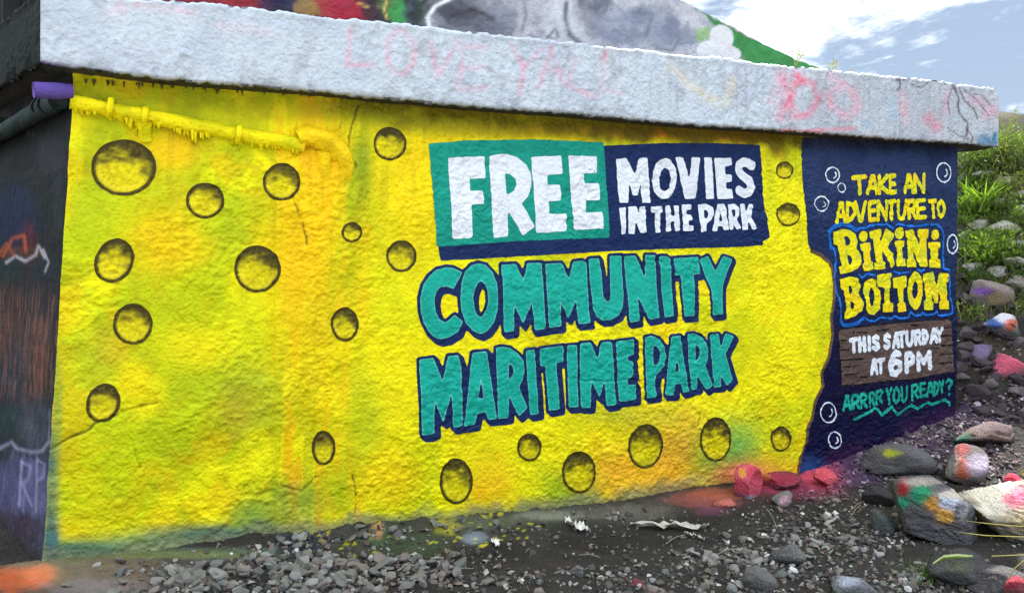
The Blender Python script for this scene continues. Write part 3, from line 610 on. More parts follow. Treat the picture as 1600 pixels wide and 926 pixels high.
# ---------------------------------------------------------------- concrete cap beam
BT = [(-60,-28),(160,-4),(202,0),(337,8),(391,12),(472,25),(540,32),(608,35),(665,44),(732,51),(827,61),(901,69),(969,76),(1070,88),(1127,91),(1212,103),(1279,109),(1347,116),(1397,121),(1455,125),(1499,133),(1558,139),(1600,143)]
BB = [(0,90),(64,98),(189,116),(304,128),(439,138),(540,148),(766,169),(884,177),(1060,194),(1246,206),(1401,218),(1499,224),(1559,231),(1600,234)]
OV = 0.15
tb = WP.pts(BT, OV); bb = WP.pts(BB, OV)
uL = WP.uz(63, 60, OV)[0]; uR = WP.uz(1559, 180, OV)[0]; uJ = WP.uz(1405, 180, OV)[0]
GS = [  # faded graffiti: polyline, radius px, colour, alpha
 ([(547,45),(545,75),(542,102),(585,102)],4,(235,170,195),.55),(ell(626,82,21,34,20),5,(235,175,200),.5),([(672,65),(685,120),(715,65)],4,(235,165,195),.5),
 ([(760,75),(725,72),(720,105),(715,140),(760,137)],4,(235,175,200),.45),([(722,107),(755,105)],4,(235,180,200),.45),([(800,72),(818,105),(850,75)],4,(235,165,195),.5),([(820,100),(812,145)],5,(235,165,195),.55),
 ([(862,75),(842,135)],4,(235,170,195),.5),([(862,75),(878,130)],4,(235,175,200),.4),([(850,112),(880,112)],3,(235,180,205),.4),([(898,95),(888,135),(925,150)],5,(235,180,200),.45),([(945,82),(940,140),(970,145)],4,(235,180,205),.4),([(946,80),(945,88)],4,(225,110,130),.6),
 ([(1046,112),(1052,135),(1065,148)],7,(160,175,200),.5),([(1050,104),(1075,130),(1100,150),(1130,162),(1142,150),(1145,125)],8,(232,224,200),.6),([(1115,92),(1127,105),(1122,125),(1105,120)],4,(160,172,195),.45),
 ([(1155,120),(1165,150)],6,(165,180,205),.4),([(1170,115),(1185,112),(1180,140)],5,(165,180,205),.4),([(1195,130),(1190,155)],5,(165,180,200),.4),
 ([(1222,118),(1232,150),(1220,182)],9,(245,130,165),.55),([(1242,118),(1270,132),(1280,155),(1265,178),(1242,182),(1235,155),(1245,128)],6,(245,120,155),.6),([(1248,118),(1252,128)],7,(240,80,120),.6),
 ([(1298,120),(1330,140),(1342,165),(1325,182),(1300,170),(1295,145),(1310,138)],7,(240,160,185),.55),([(1222,204),(1260,205),(1335,200)],3,(240,120,150),.6),([(1215,130),(1205,160)],8,(245,190,205),.4),
 ([(1357,128),(1380,142),(1380,162),(1362,166),(1356,140)],4,(165,180,200),.5),([(1355,190),(1356,196)],4,(120,170,205),.6),([(1395,150),(1400,185)],8,(165,200,225),.5),
 ([(1410,150),(1415,190)],8,(240,185,200),.5),([(1450,185),(1465,200)],9,(240,130,160),.6),([(1480,145),(1478,175)],6,(225,150,175),.45),([(1520,155),(1550,170)],9,(230,180,200),.5),([(1540,180),(1556,175)],8,(225,160,185),.5),([(1430,130),(1440,150)],8,(175,180,200),.4),
 ([(1535,215),(1550,220),(1556,212)],7,(30,125,170),.9),([(1528,222),(1556,224)],4,(30,110,160),.8),
 ([(175,15),(190,10)],12,(235,210,225),.5),([(215,8),(300,20)],7,(238,205,220),.5),([(120,45),(170,80)],14,(190,205,228),.5),([(190,90),(260,70)],10,(200,210,232),.4),([(400,30),(520,45)],10,(190,210,235),.4),([(340,40),(420,50)],8,(236,215,225),.35),
 ([(65,99),(110,107),(150,113),(185,118)],5,(50,40,120),.95)]
BCR = [([(1488,131),(1497,150),(1497,175),(1512,192),(1510,212)],1.8),([(1499,135),(1506,155),(1520,168),(1528,185)],1.2),([(1505,138),(1530,160),(1545,180)],.9),([(1480,200),(1500,212),(1515,218)],.8),([(1400,126),(1450,124),(1480,130)],.9),([(1404,124),(1408,134),(1402,142)],1.2),([(1488,140),(1480,160),(1484,180)],.8),([(1515,145),(1535,150),(1550,165)],.8),([(1420,132),(1440,138),(1452,128)],.8),([(1512,205),(1520,214),(1518,222)],1.0),([(740,162),(740,169)],1.2),([(545,148),(566,152)],1.0)]
def beam_col(P):
    px, py = proj(P); u = (P[:, 0]-C0[0])*Dm[0]+(P[:, 1]-C0[1])*Dm[1]; z = P[:, 2]
    n = fbm(u, z, .2, 120, 4); n2 = fbm(u, z, .05, 122, 3)
    c = lin((180, 193, 206))*np.ones((len(u), 3)); w = (sstep(.45, .75, n)*.45)[:, None]; c = c*(1-w)+lin((158, 170, 190))*w
    w = (sstep(.5, .7, fbm(u, z*1.6, .025, 124, 3))*.25)[:, None]; c = c*(1-w)+lin((140, 156, 176))*w
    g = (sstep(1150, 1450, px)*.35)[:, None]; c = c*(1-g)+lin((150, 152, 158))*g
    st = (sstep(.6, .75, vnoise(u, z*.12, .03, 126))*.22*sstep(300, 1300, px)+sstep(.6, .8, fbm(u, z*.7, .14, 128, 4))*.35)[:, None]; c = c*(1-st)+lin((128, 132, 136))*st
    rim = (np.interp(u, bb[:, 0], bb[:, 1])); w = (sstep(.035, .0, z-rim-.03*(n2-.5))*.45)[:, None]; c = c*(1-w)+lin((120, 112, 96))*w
    Q = np.stack([px, py], 1)
    for pl, r, rgb, al in GS:
        pl = np.array(pl, float); m = (px > pl[:, 0].min()-3*r) & (px < pl[:, 0].max()+3*r) & (py > pl[:, 1].min()-3*r) & (py < pl[:, 1].max()+3*r)
        if m.any():
            d = sdf_strokes(Q[m], [pl], 0); rgb = tuple(v*.88 for v in rgb); w = np.clip(al*.9*np.exp(-(d/r)**2)*(.2+1.5*n2[m]), 0, 1)[:, None]; c[m] = c[m]*(1-w)+lin(rgb)*w
    for pl, r in BCR:
        d = sdf_strokes(Q+4*(np.stack([n2, n], 1)-.5), [pl], 0); w = (.85*np.exp(-(d/r)**2))[:, None]; c = c*(1-w)+lin((60, 35, 40))*w
    return c
def beam_grid(name, us, plane, corner_shift, ztop, zbot, parent, colmode, depth=0.75, relief=True, cap=False):
    st = 0.010
    nf_ = int(0.42/st)
    prof = []   # (kind, param)
    for t in np.linspace(-0.06, OV-0.012, 9): prof.append(('b', t))
    for t in np.linspace(0, 1, nf_): prof.append(('f', t))
    for t in list(np.linspace(OV-0.012, OV-0.15, 12))+[-0.1, -0.3, -depth]: prof.append(('t', t))
    prof.append(('k', 0))
    us = np.asarray(us); V = []
    for kd, t in prof:
        zt = ztop(us); zb = zbot(us)
        if kd == 'b':
            n = t+0*us; z = zb+0.004*(fbm(us, us*0+t, .05, 131, 2)-.5)-0.012*sstep(0.1, 0.0, n)+0.0
            z = z+0.006+0.006*fbm(us, us*0+t, .03, 133, 2)
        elif kd == 'f':
            z = zb+(zt-zb)*t; r_ = 0.014
            d0 = (z-zb); d1 = (zt-z)
            rd = r_*(1-np.sqrt(np.clip(1-(1-np.clip(d0/r_, 0, 1))**2, 0, 1)))+r_*(1-np.sqrt(np.clip(1-(1-np.clip(d1/r_, 0, 1))**2, 0, 1)))
            l = fbm(us, z, .06, 135, 3); hh = 0.010*(fbm(us, z, .3, 137, 2)-.5)+0.007*(1-np.abs(2*l-1)*1.6)*.8+0.004*(fbm(us, z, .022, 139, 2)-.5)
            lip = 0.016*fbm(us, us*0, .045, 141, 2)*np.exp(-(d1/0.022)**2)
            n = OV-rd+hh*(.45+1.1*sstep(.35, .65, fbm(us, z, .5, 155, 3)))+lip-.02*sstep(.66, .72, fbm(us, z*0+zb, .11, 157, 2))*np.exp(-(d0/.05)**2)-.02*sstep(.68, .74, fbm(us, z*0+zb, .09, 159, 2))*np.exp(-(d1/.04)**2)
            z = z+np.exp(-(d1/0.02)**2)*0.030*(fbm(us, us*0, .05, 143, 3)-.35)*relief+np.exp(-(d0/0.014)**2)*0.026*(fbm(us, us*0, .04, 145, 3)-.6)
        elif kd == 't':
            n = t+0*us; z = zt+0.030*(fbm(us, us*0, .05, 143, 3)-.35)*np.exp(-(max(0, OV-t)/0.05)**2)+0.008*(fbm(us, us*0+t, .06, 147, 3)-.5)+0.004
        else:
            n = -depth+0*us; z = zb+0.03
        P = plane.world(us, z, n)
        if corner_shift is not None: P = P+corner_shift(n)
        V.append(P)
    V = np.stack(V, 1); nu, npf = V.shape[:2]; V = V.reshape(-1, 3)
    a, b = np.meshgrid(np.arange(nu-1), np.arange(npf-1), indexing='ij'); a = a.ravel(); b = b.ravel()
    Q = np.stack([a*npf+b, (a+1)*npf+b, (a+1)*npf+b+1, a*npf+b+1], 1)
    loops = Q.ravel(); tot = np.full(len(Q), 4)
    ends = [np.arange(npf)[::-1]+0, np.arange(npf)+(nu-1)*npf]
    for e in ends: loops = np.concatenate([loops, e]); tot = np.concatenate([tot, [npf]])
    starts = np.concatenate([[0], np.cumsum(tot)[:-1]]).astype(np.int32)
    c = colmode(V)
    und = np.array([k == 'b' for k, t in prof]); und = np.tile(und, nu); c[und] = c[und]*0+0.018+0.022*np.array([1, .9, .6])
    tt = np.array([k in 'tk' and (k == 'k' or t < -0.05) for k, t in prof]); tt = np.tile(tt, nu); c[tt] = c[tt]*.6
    return link(name, raw_mesh(name, V, loops, starts, tot.astype(np.int32), c), M_beam, parent)
cap = link('cap_beam', None, None, label='white painted concrete beam with faded pink scrawl running along the top of the mural wall', cat='beam')
zt_f = lambda u: np.interp(u, tb[:, 0], tb[:, 1])+0.008*(fbm(u, u*0, .12, 151, 2)-.5); zb_f = lambda u: np.interp(u, bb[:, 0], bb[:, 1])
tanm = math.tan(math.radians(0.5*(180-108)))
def miter(n): # move the corner outwards with the overhang so both faces meet
    return 0
MB_ = np.array([-(Nm[0]*0+0)])
def front_shift(n): return 0
# corner of the cap: both faces start at the point seen at px 63
Pc = WP.world(np.array(uL), np.array(0.0), OV)[:2]
seg1 = np.linspace(uL, uJ-0.0004, int((uJ-uL)/.01)); seg2 = np.linspace(uJ+0.0004, uR, int((uR-uJ)/.01))
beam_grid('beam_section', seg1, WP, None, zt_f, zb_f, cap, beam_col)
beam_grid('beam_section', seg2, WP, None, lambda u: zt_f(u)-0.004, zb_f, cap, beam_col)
BLP = Plane(Pc-NL*OV+DL*0.002, DL, NL)
zt0, zb0 = float(zt_f(uL)), float(zb_f(uL))
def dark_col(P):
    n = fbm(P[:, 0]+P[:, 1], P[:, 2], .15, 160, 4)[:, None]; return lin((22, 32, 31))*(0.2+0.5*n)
o = beam_grid('beam_return', np.arange(0.0, 3.3, 0.015), BLP, None, lambda u: zt0+0*u, lambda u: zb0+0*u, cap, dark_col, depth=0.7)
o.data.materials.clear(); o.data.materials.append(M_dark); o['label'] = 'dark green return of the beam above the side wall'
# ---------------------------------------------------------------- tubes
def tube(name, pts, rad, mat, parent=None, col=(.5, .5, .5), seg=14, step=0.02, lump=0.15, seed=0, flat_=1.0, **k):
    pts = np.array(pts, float); L = np.concatenate([[0], np.cumsum(np.linalg.norm(np.diff(pts, axis=0), axis=1))])
    s_ = np.arange(0, L[-1], step); C = np.stack([np.interp(s_, L, pts[:, i]) for i in range(3)], 1)
    for _ in range(3): C[1:-1] = (C[:-2]+2*C[1:-1]+C[2:])/4
    R = np.interp(s_, L, rad) if not np.isscalar(rad) else np.full(len(s_), rad)
    Tn = np.gradient(C, axis=0); Tn /= np.linalg.norm(Tn, axis=1)[:, None]
    up = np.array([0.31, -0.9, .2]); A = np.cross(Tn, up); A /= np.linalg.norm(A, axis=1)[:, None]; B = np.cross(Tn, A)
    V = []
    for q in range(seg):
        th = 2*math.pi*q/seg; rr = R*(1+lump*2*(fbm(s_, s_*0+q*0.5, .08, seed+180, 3)-.5))
        V.append(C+(A*math.cos(th)*rr[:, None]+B*math.sin(th)*rr[:, None]))
    V = np.stack(V, 1).reshape(-1, 3); n = len(s_)
    a, b = np.meshgrid(np.arange(n-1), np.arange(seg), indexing='ij'); a = a.ravel(); b = b.ravel(); b2 = (b+1) % seg
    Q = np.stack([a*seg+b, a*seg+b2, (a+1)*seg+b2, (a+1)*seg+b], 1)
    loops = np.concatenate([Q.ravel(), np.arange(seg), (n-1)*seg+np.arange(seg)[::-1]]); tot = np.concatenate([np.full(len(Q), 4), [seg, seg]]).astype(np.int32)
    starts = np.concatenate([[0], np.cumsum(tot)[:-1]]).astype(np.int32)
    cc = col(V) if callable(col) else np.tile(col, (len(V), 1))
    return link(name, raw_mesh(name, V, loops, starts, tot, cc), mat, parent, **k)
def P3(px, py, off): 
    u, z = WP.uz(px, py, off); return WP.world(u, z, off)
def pipecol(V):
    px, py = proj(V); n = fbm(V[:, 0], V[:, 2], .1, 190, 4)[:, None]
    c = lin((228, 214, 4))*(1-.0)*np.ones((len(V), 3)); w = sstep(.45, .65, n)*.6; c = c*(1-w)+lin((186, 188, 8))*w
    w = (sstep(460, 480, px)*.7)[:, None]; return c*(1-w)+lin((246, 190, 20))*w
pipe = link('wall_pipe', None, None, label='lumpy yellow painted pipe running along the top left of the mural with hanging drips', cat='pipe')
run = [(110,158),(160,168),(225,181),(285,193),(330,201),(380,212),(430,220),(478,230)]
tube('pipe_run', [P3(x, y, .026) for x, y in run], .040, M_wall, pipe, pipecol, lump=.3, seed=1)
tube('pipe_elbow', [P3(466,218,.03), P3(485,212,.035), P3(510,222,.03), P3(532,238,.025), P3(540,262,.0), P3(540,300,-.05)], [.045,.06,.068,.066,.055,.04], M_wall, pipe, pipecol, lump=.35, seed=2)
for (x, y) in ((172,168),(226,181),(372,210)):
    a = P3(x-5, y-1, .042); b = P3(x+5, y+1, .042); tube('pipe_collar', [a, a*.5+b*.5, b], [.05, .056, .05], M_wall, pipe, pipecol, step=.006, lump=.25, seed=x)
tube('pipe_bracket', [P3(226,186,.05), P3(226,205,.02), P3(228,222,-.01)], [.04,.03,.035], M_wall, pipe, pipecol, lump=.3, seed=6)
tube('pipe_bracket', [P3(505,235,.03), P3(507,262,.02), P3(506,295,-.02)], [.05,.045,.03], M_wall, pipe, pipecol, lump=.3, seed=7)
# drips under the pipe and under the cap
def drips(name, specs, parent, colf, label=None):
    V = []; Fq = []; 
    for P, r, L in specs:
        b = len(V); 
        for q in range(6):
            th = q*math.pi/3; V.append(P+np.array([r*math.cos(th), r*math.sin(th), 0.01]))
        for q in range(6):
            th = q*math.pi/3; V.append(P+np.array([r*.55*math.cos(th), r*.55*math.sin(th), -L*.5]))
        V.append(P+np.array([0, 0, -L]))
        for q in range(6):
            q2 = (q+1) % 6; Fq += [[b+q, b+q2, b+6+q2], [b+q, b+6+q2, b+6+q], [b+6+q, b+6+q2, b+12]]
    V = np.array(V); me = raw_mesh(name, V, np.array(Fq), cols=colf(V)); link(name, me, M_wall, parent, label, kind='stuff')
sp = []
for k in range(120):
    px = random.uniform(118, 475); py = np.interp(px, [p[0] for p in run], [p[1] for p in run])+random.uniform(9, 12)
    dens = fbm(np.array([px]), np.array([0.0]), 40, 3)[0]
    sp.append((P3(px, py, random.uniform(.005, .05)), random.uniform(.004, .014), random.uniform(.008, .06)*(max(0, dens-.2)*2.2)))
drips('paint_drips', sp, pipe, pipecol)
sp = []
for k in range(60):
    px = random.uniform(120, 560) if k < 34 else random.uniform(560, 1240); py = np.interp(px, [110, 560, 1060, 1500], [128, 157, 199, 229])
    sp.append((P3(px, py-3, random.uniform(.01, .05)), random.uniform(.005, .011), random.uniform(.008, .03)))
drips('paint_drips', sp, cap, lambda V: np.tile(lin((70, 68, 40)), (len(V), 1)))
dk = lambda V: lin((40, 52, 54))*(.6+.8*fbm(V[:, 0], V[:, 2], .1, 192, 3)[:, None])
dp = link('side_pipe', None, None, label='dark painted pipe under the beam of the side wall with a purple end block', cat='pipe')
def L3(s_, z, off): P = lmap(np.array([s_]), np.array([z]), np.array([off]))[0]; e = 0; return LP.world(np.array(s_), np.array(z), off)+np.array([Dm[0]*.06, Dm[1]*.06, 0])
zpp = EYE-(160-HOR)/FOC*4.3
tube('pipe_run', [L3(0.02, zpp, .05), L3(1.0, zpp-.03, .05), L3(3.0, zpp-.08, .05)], .05, M_dark, dp, dk, lump=.2, seed=9)
for s_ in (.18, .3, 1.2): tube('pipe_collar', [L3(s_, zpp, .05), L3(s_+.03, zpp, .05)], .058, M_dark, dp, dk, step=.01, lump=.1, seed=4)
a = P3(52, 141, .09); b = P3(116, 143, .05)
pur = lambda V: lin((84, 68, 140))*(.75+.5*fbm(V[:, 0], V[:, 2], .06, 194, 3)[:, None])
tube('end_block', [a, (a+b)/2, b], [.042,.046,.040], M_dark, dp, pur, seg=8, step=.01, lump=.12, seed=3, label='purple painted end block')
# ---------------------------------------------------------------- upper wall behind the beam
UP = Plane(C0-Nm*0.72, Dm, Nm)
etop = UP.pts([(1040,-16),(1060,0),(1110,26),(1160,52),(1200,74),(1240,93),(1275,106),(1330,122)])
def up_h(U, Z): return 0.03*(fbm(U, Z, .7, 171, 2)-.5)+0.010*(1-np.abs(2*fbm(U, Z, .09, 173, 3)-1)*1.6)
UL = Lattice(UP, 0.25, 6.6, 2.6, 4.6, 0.016, up_h)
UB = [(180,0,60,40,(40,30,40),.9),(300,0,60,30,(120,20,40),.9),(380,5,50,22,(130,20,35),.95),(450,0,40,30,(20,30,70),.95),(440,20,20,10,(15,20,40),.9),(490,8,28,20,(150,120,60),.8),(525,10,30,22,(150,20,50),.95),(560,20,30,18,(150,15,45),.95),(585,18,22,22,(25,28,45),.95),(605,8,14,20,(90,110,60),.8),(625,20,16,22,(50,140,70),.95),(645,15,14,26,(60,70,90),.8),(655,22,16,22,(20,24,30),.8)]
UBr = [(715,22,34,8,(24,24,30),1),(690,12,22,7,(30,30,38),.9),(735,34,40,9,(60,62,72),.9),(770,48,30,8,(70,74,88),.8),(905,12,10,26,(60,66,80),.8),(940,8,16,20,(66,72,88),.8),(975,55,40,12,(84,92,112),.8),(1000,25,14,16,(70,78,98),.8),(1050,40,12,24,(84,92,112),.8),(1080,60,20,14,(110,118,135),.7),(700,10,40,20,(60,62,72),.9),(730,10,45,30,(70,74,88),.6),(780,25,30,25,(110,114,130),.8),(760,40,30,10,(90,94,110),.7),(880,30,30,30,(190,194,204),.6),(930,20,18,40,(90,95,112),.7),(960,40,30,30,(120,128,148),.7),(1010,30,40,20,(110,120,140),.7),(1040,55,30,20,(100,112,134),.6),(830,10,20,20,(150,154,166),.5),(1000,62,50,12,(120,128,145),.6),(700,45,50,10,(80,84,98),.6)]
USt = [([(672,46),(668,28),(680,10),(700,0),(720,-10)],3,(225,228,235),.9),([(700,32),(715,20),(740,15),(770,30)],5,(35,36,44),.85),([(818,0),(822,25),(815,50)],3,(110,114,130),.8),([(885,5),(883,30),(890,55),(905,66)],4,(70,76,90),.85),([(855,60),(868,45),(872,58)],2.5,(80,84,98),.8),([(918,0),(922,12),(935,14)],3,(80,86,100),.8),([(990,20),(1020,22),(1010,55)],3,(90,98,116),.7),([(1045,30),(1048,68),(1060,50)],2.5,(100,110,130),.7),([(1025,75),(1050,80),(1062,60)],2.5,(70,80,100),.7),([(660,5),(670,-5)],3,(30,30,36),.8),([(560,5),(575,12)],2,(200,170,90),.7),([(605,0),(600,15),(605,30)],1.6,(215,190,110),.7),([(690,44),(740,48),(800,56)],2,(80,84,95),.6)]
def up_col(u, z, f, V):
    px, py = proj(V); n = fbm(u, z, .12, 175, 4)
    gr = lin((40, 118, 58))*(.75+.5*n[:, None]); si = lin((168, 170, 180))*(.65+.6*n[:, None]); ww_ = (sstep(.5, .65, fbm(u, z, .07, 179, 4))*.5)[:, None]; si = si*(1-ww_)+lin((112, 118, 134))*ww_; dkc = lin((28, 30, 36))*np.ones((len(u), 3))
    line_ = 1078+(py-0)*0.9+10*(n-.5)*4
    wS = (sstep(655, 675, px+20*(n-.5))*sstep(8, -8, px-line_))[:, None]
    c = gr*1.0; c = c*(1-wS)+si*wS
    wD = sstep(655, 640, px)[:, None]; c = c*(1-wD)+dkc*wD
    n_f = fbm(u, z, .06, 176, 4); c = spray(c, px, py, UB, n_f, sharp=.7); c = spray(c, px, py, UBr, n_f, sharp=.55)
    Q = np.stack([px, py], 1)
    for pl, r, rgb, al in USt:
        d = sdf_strokes(Q, [pl], 0); w = np.clip(al*np.exp(-(d/r)**2)*(.6+.8*n), 0, 1)[:, None]; c = c*(1-w)+lin(rgb)*w
    for pl in (ell(1127,60,19,21,20),ell(1105,78,16,14,20),ell(1130,85,28,14,20)):
        d = sdf_poly(Q, [pl]); w = sstep(1.5, -1, d)[:, None]; c = c*(1-w)+lin((188, 192, 196))*w
    d = sdf_poly(Q, [[(1090,44),(1110,40),(1108,60),(1092,66),(1086,58)]]); w = (sstep(3, -3, d)*.6)[:, None]; c = c*(1-w)+lin((110, 165, 60))*w
    return c
upper = link('upper_wall', None, None, label='sloping upper wall behind the white beam covered in green and silver graffiti', cat='wall')
UU, ZZ = np.meshgrid(UL.U, UL.Z, indexing='ij')
Fz = ZZ-np.interp(UU, etop[:, 0], etop[:, 1], left=9)-0.02*(fbm(UU, ZZ*0, .08, 177, 2)-.5)
me = UL.build(Fz, 0, 0, 0, up_col, 'upper_face'); link('wall_face', me, M_upper, upper)
us = np.concatenate([[0.25], etop[:, 0]]); zs = np.concatenate([[4.6], np.minimum(etop[:, 1], 4.6)])
usf = np.linspace(.25, 6.6, 400); zf = np.minimum(np.interp(usf, etop[:, 0], etop[:, 1], left=4.6), 4.6)+.006
rows = []
for n_ in (-.004, 0.012, 0.0, -.02, -.1, -.3, -.32):
    rows.append(UP.world(usf, (zf if n_ > -.31 else zf*0+2.6)+0.02*(fbm(usf, usf*0+n_, .08, 178, 2)-.5)-(.02 if n_ == -.004 else 0)-(0.006 if n_ == .012 else 0), n_+0*usf))
V = np.stack(rows, 1); nr = V.shape[1]; V = V.reshape(-1, 3); a, b = np.meshgrid(np.arange(399), np.arange(nr-1), indexing='ij'); a = a.ravel(); b = b.ravel()
link('wall_coping', raw_mesh('wall_coping', V, np.stack([a*nr+b, (a+1)*nr+b, (a+1)*nr+b+1, a*nr+b+1], 1), cols=np.tile(lin((150, 155, 150)), (len(V), 1))), M_upper, upper, 'rough pale top edge of the upper wall')
# dark bridge girder seen past the top left corner
gd = link('bridge_girder', None, None, label='dark steel bridge girder in deep shade beyond the top left corner', cat='girder')
GP = Plane((-3.6, 6.2), DL, NL)
box_mesh('web', obox(GP, -1.2, 4, -.1, 0, 2.95, 4.6), M_dark, gd, col=(.012, .014, .016))
box_mesh('flange', obox(GP, -1.2, 4, -.25, .16, 2.86, 2.945), M_dark, gd, col=(.03, .035, .035))
for k in range(5): box_mesh('stiffener', obox(GP, -1+k*.9, -.97+k*.9, 0.002, .13, 2.95, 4.5), M_dark, gd, col=(.035, .04, .04))
# ---------------------------------------------------------------- ground
fp = WP.pts(FOOT_PX)
def un(x, y):
    dx = x-C0[0]; dy = y-C0[1]; return dx*Dm[0]+dy*Dm[1], dx*Nm[0]+dy*Nm[1]
def zg(x, y, detail=True):
    u, n = un(x, y)
    A = np.interp(u, fp[:, 0], fp[:, 1]); A = np.where(u < fp[0, 0], fp[0, 1], A)
    B = np.interp(u, [-1, 0, 1, 1.8, 3, 5, 7, 8.5, 10], [0.0, -.02, -.09, -.2, -.22, -.22, -.14, 0.02, .1])
    wd = np.interp(u, [0, 1, 2, 4.5, 5.5, 7.5], [.5, .35, .25, .35, .8, 1.6])
    z = B+(A-B)*np.exp(-(np.maximum(n, 0)/wd)**2)
    d = (x-4.25)*.5+(y-7.55)*.866
    hill = 0.8*np.clip(d, 0, 4.3); hill = hill*sstep(7.42, 7.75, u)*1.0
    z = z+hill
    if detail:
        z = z+0.05*(fbm(x, y, .6, 201, 3)-.5)*sstep(0, .3, np.abs(n))+0.022*(fbm(x, y, .09, 203, 3)-.5)+.014*(fbm(x, y, .045, 204, 2)-.5)*sstep(0.2, .6, u)
        ft = sstep(.95, 1.2, u)*sstep(4.7, 4.2, u)*sstep(.5, .05, n)
        z = z+0.05*ft*(1-np.abs(2*fbm(x, y, .12, 205, 3)-1)-.45)*sstep(0, .05, n)+0.02*ft*(fbm(x, y, .035, 207, 2)-.5)
        z = z+0.30*(fbm(x, y, .9, 209, 3)-.5)*sstep(7.6, 8.2, u)*sstep(0.2, 1, d)
    return z
def spaced(a, b, st, lo, hi):
    m = list(np.arange(a, b, st)); x = a; d = st; L = []
    while x > lo: d *= 1.25; x -= d; L.append(x)
    x = m[-1]; d = st; R = []
    while x < hi: d *= 1.25; x += d; R.append(x)
    return np.array(L[::-1]+m+R)
gx = spaced(-3.2, 5.8, .018, -300, 300); gy = spaced(3.4, 9.0, .018, -300, 500)
GX, GY = np.meshgrid(gx, gy, indexing='ij'); GZ = zg(GX, GY)
Pg = np.stack([GX, GY, GZ], -1).reshape(-1, 3)
def ray_ground(px, py):
    r = (px-PX0)/FOC; t = (py-HOR)/FOC; Y = 3.3; 
    while Y < 14:
        if EYE-t*Y <= float(zg(np.array(r*Y), np.array(Y), False)): break
        Y += .01
    return np.array([r*Y, Y, float(zg(np.array(r*Y), np.array(Y)))])
GB = [(120,885,120,30,(118,118,84),.85),(60,870,60,50,(112,112,88),.8),(180,900,90,30,(104,90,86),.7),(330,864,120,9,(95,112,92),.7),(260,866,110,6,(120,130,75),.55),(18,905,60,20,(176,84,46),.85),(60,895,30,14,(210,120,80),.7),
 (150,920,80,16,(130,125,130),.5),(330,885,60,12,(90,78,90),.5),(470,850,40,20,(40,52,66),.7),(600,835,30,14,(70,100,80),.6),(590,828,10,12,(215,160,110),.6),(650,850,60,22,(62,78,50),.6),(700,822,22,12,(205,200,40),.5),(740,840,20,10,(150,165,180),.5),
 (860,805,60,8,(130,135,120),.7),(760,815,70,10,(100,108,85),.6),(980,800,70,12,(110,108,100),.6),(1100,780,55,12,(150,84,78),.7),(1130,770,50,9,(190,105,72),.5),(1110,795,26,9,(120,70,95),.5),(1215,750,50,18,(170,50,80),.85),(1285,742,32,22,(225,85,110),.9),(1250,765,60,16,(130,60,90),.5),
 (1330,730,60,30,(92,66,110),.6),(1420,690,70,30,(90,70,110),.5),(1500,650,60,30,(80,62,100),.5),(1560,480,40,40,(80,70,90),.4)]
px, py = proj(Pg); n = fbm(Pg[:, 0], Pg[:, 1], .12, 211, 4); n2 = fbm(Pg[:, 0], Pg[:, 1], .5, 213, 3)
gc = np.array([.038, .035, .033])*(.6+.8*n[:, None]); w = sstep(.5, .65, n2)[:, None]*.6; gc = gc*(1-w)+np.array([.028, .026, .024])*w
far = sstep(2.6, 1.6, Pg[:, 1])[:, None]; gc = gc*(1-far)+np.array([.38, .35, .30])*(.8+.4*n[:, None])*far  # pale ground added behind the camera to bounce sunlight onto the wall
u_, n_ = un(Pg[:, 0], Pg[:, 1])
ft = (sstep(.95, 1.2, u_)*sstep(4.9, 4.2, u_)*sstep(.45, .2, n_)*.7)[:, None]; gc = gc*(1-ft)+np.array([.06, .064, .052])*(.4+1.2*n[:, None])*ft
front = (Pg[:, 1] > 3.3) & (n_ > -.05)
gcf = gc[front]; spray(gcf, px[front], py[front], GB, fbm(Pg[front][:, 0], Pg[front][:, 1], .07, 217, 4), sharp=.5); gc[front] = gcf
# yellow fleck spatters
sp = (hashn(np.floor(Pg[:, 0]/.022), np.floor(Pg[:, 1]/.022), 221) > .955) & (u_ > 1.2) & (u_ < 2.8) & (n_ < .4) & (n_ > 0); gc[sp] = gc[sp]*.5+lin((215, 210, 30))*.5
hl = (sstep(7.6, 8.0, u_)*sstep(0, .6, (Pg[:, 0]-4.25)*.5+(Pg[:, 1]-7.55)*.866))[:, None]; gc = gc*(1-hl)+np.array([.05, .048, .03])*(.5+n[:, None])*hl
nx, ny = len(gx), len(gy); a, b = np.meshgrid(np.arange(nx-1), np.arange(ny-1), indexing='ij'); a = a.ravel(); b = b.ravel()
link('ground', raw_mesh('ground', Pg, np.stack([a*ny+b, (a+1)*ny+b, (a+1)*ny+b+1, a*ny+b+1], 1), cols=gc), M_ground, kind='structure')
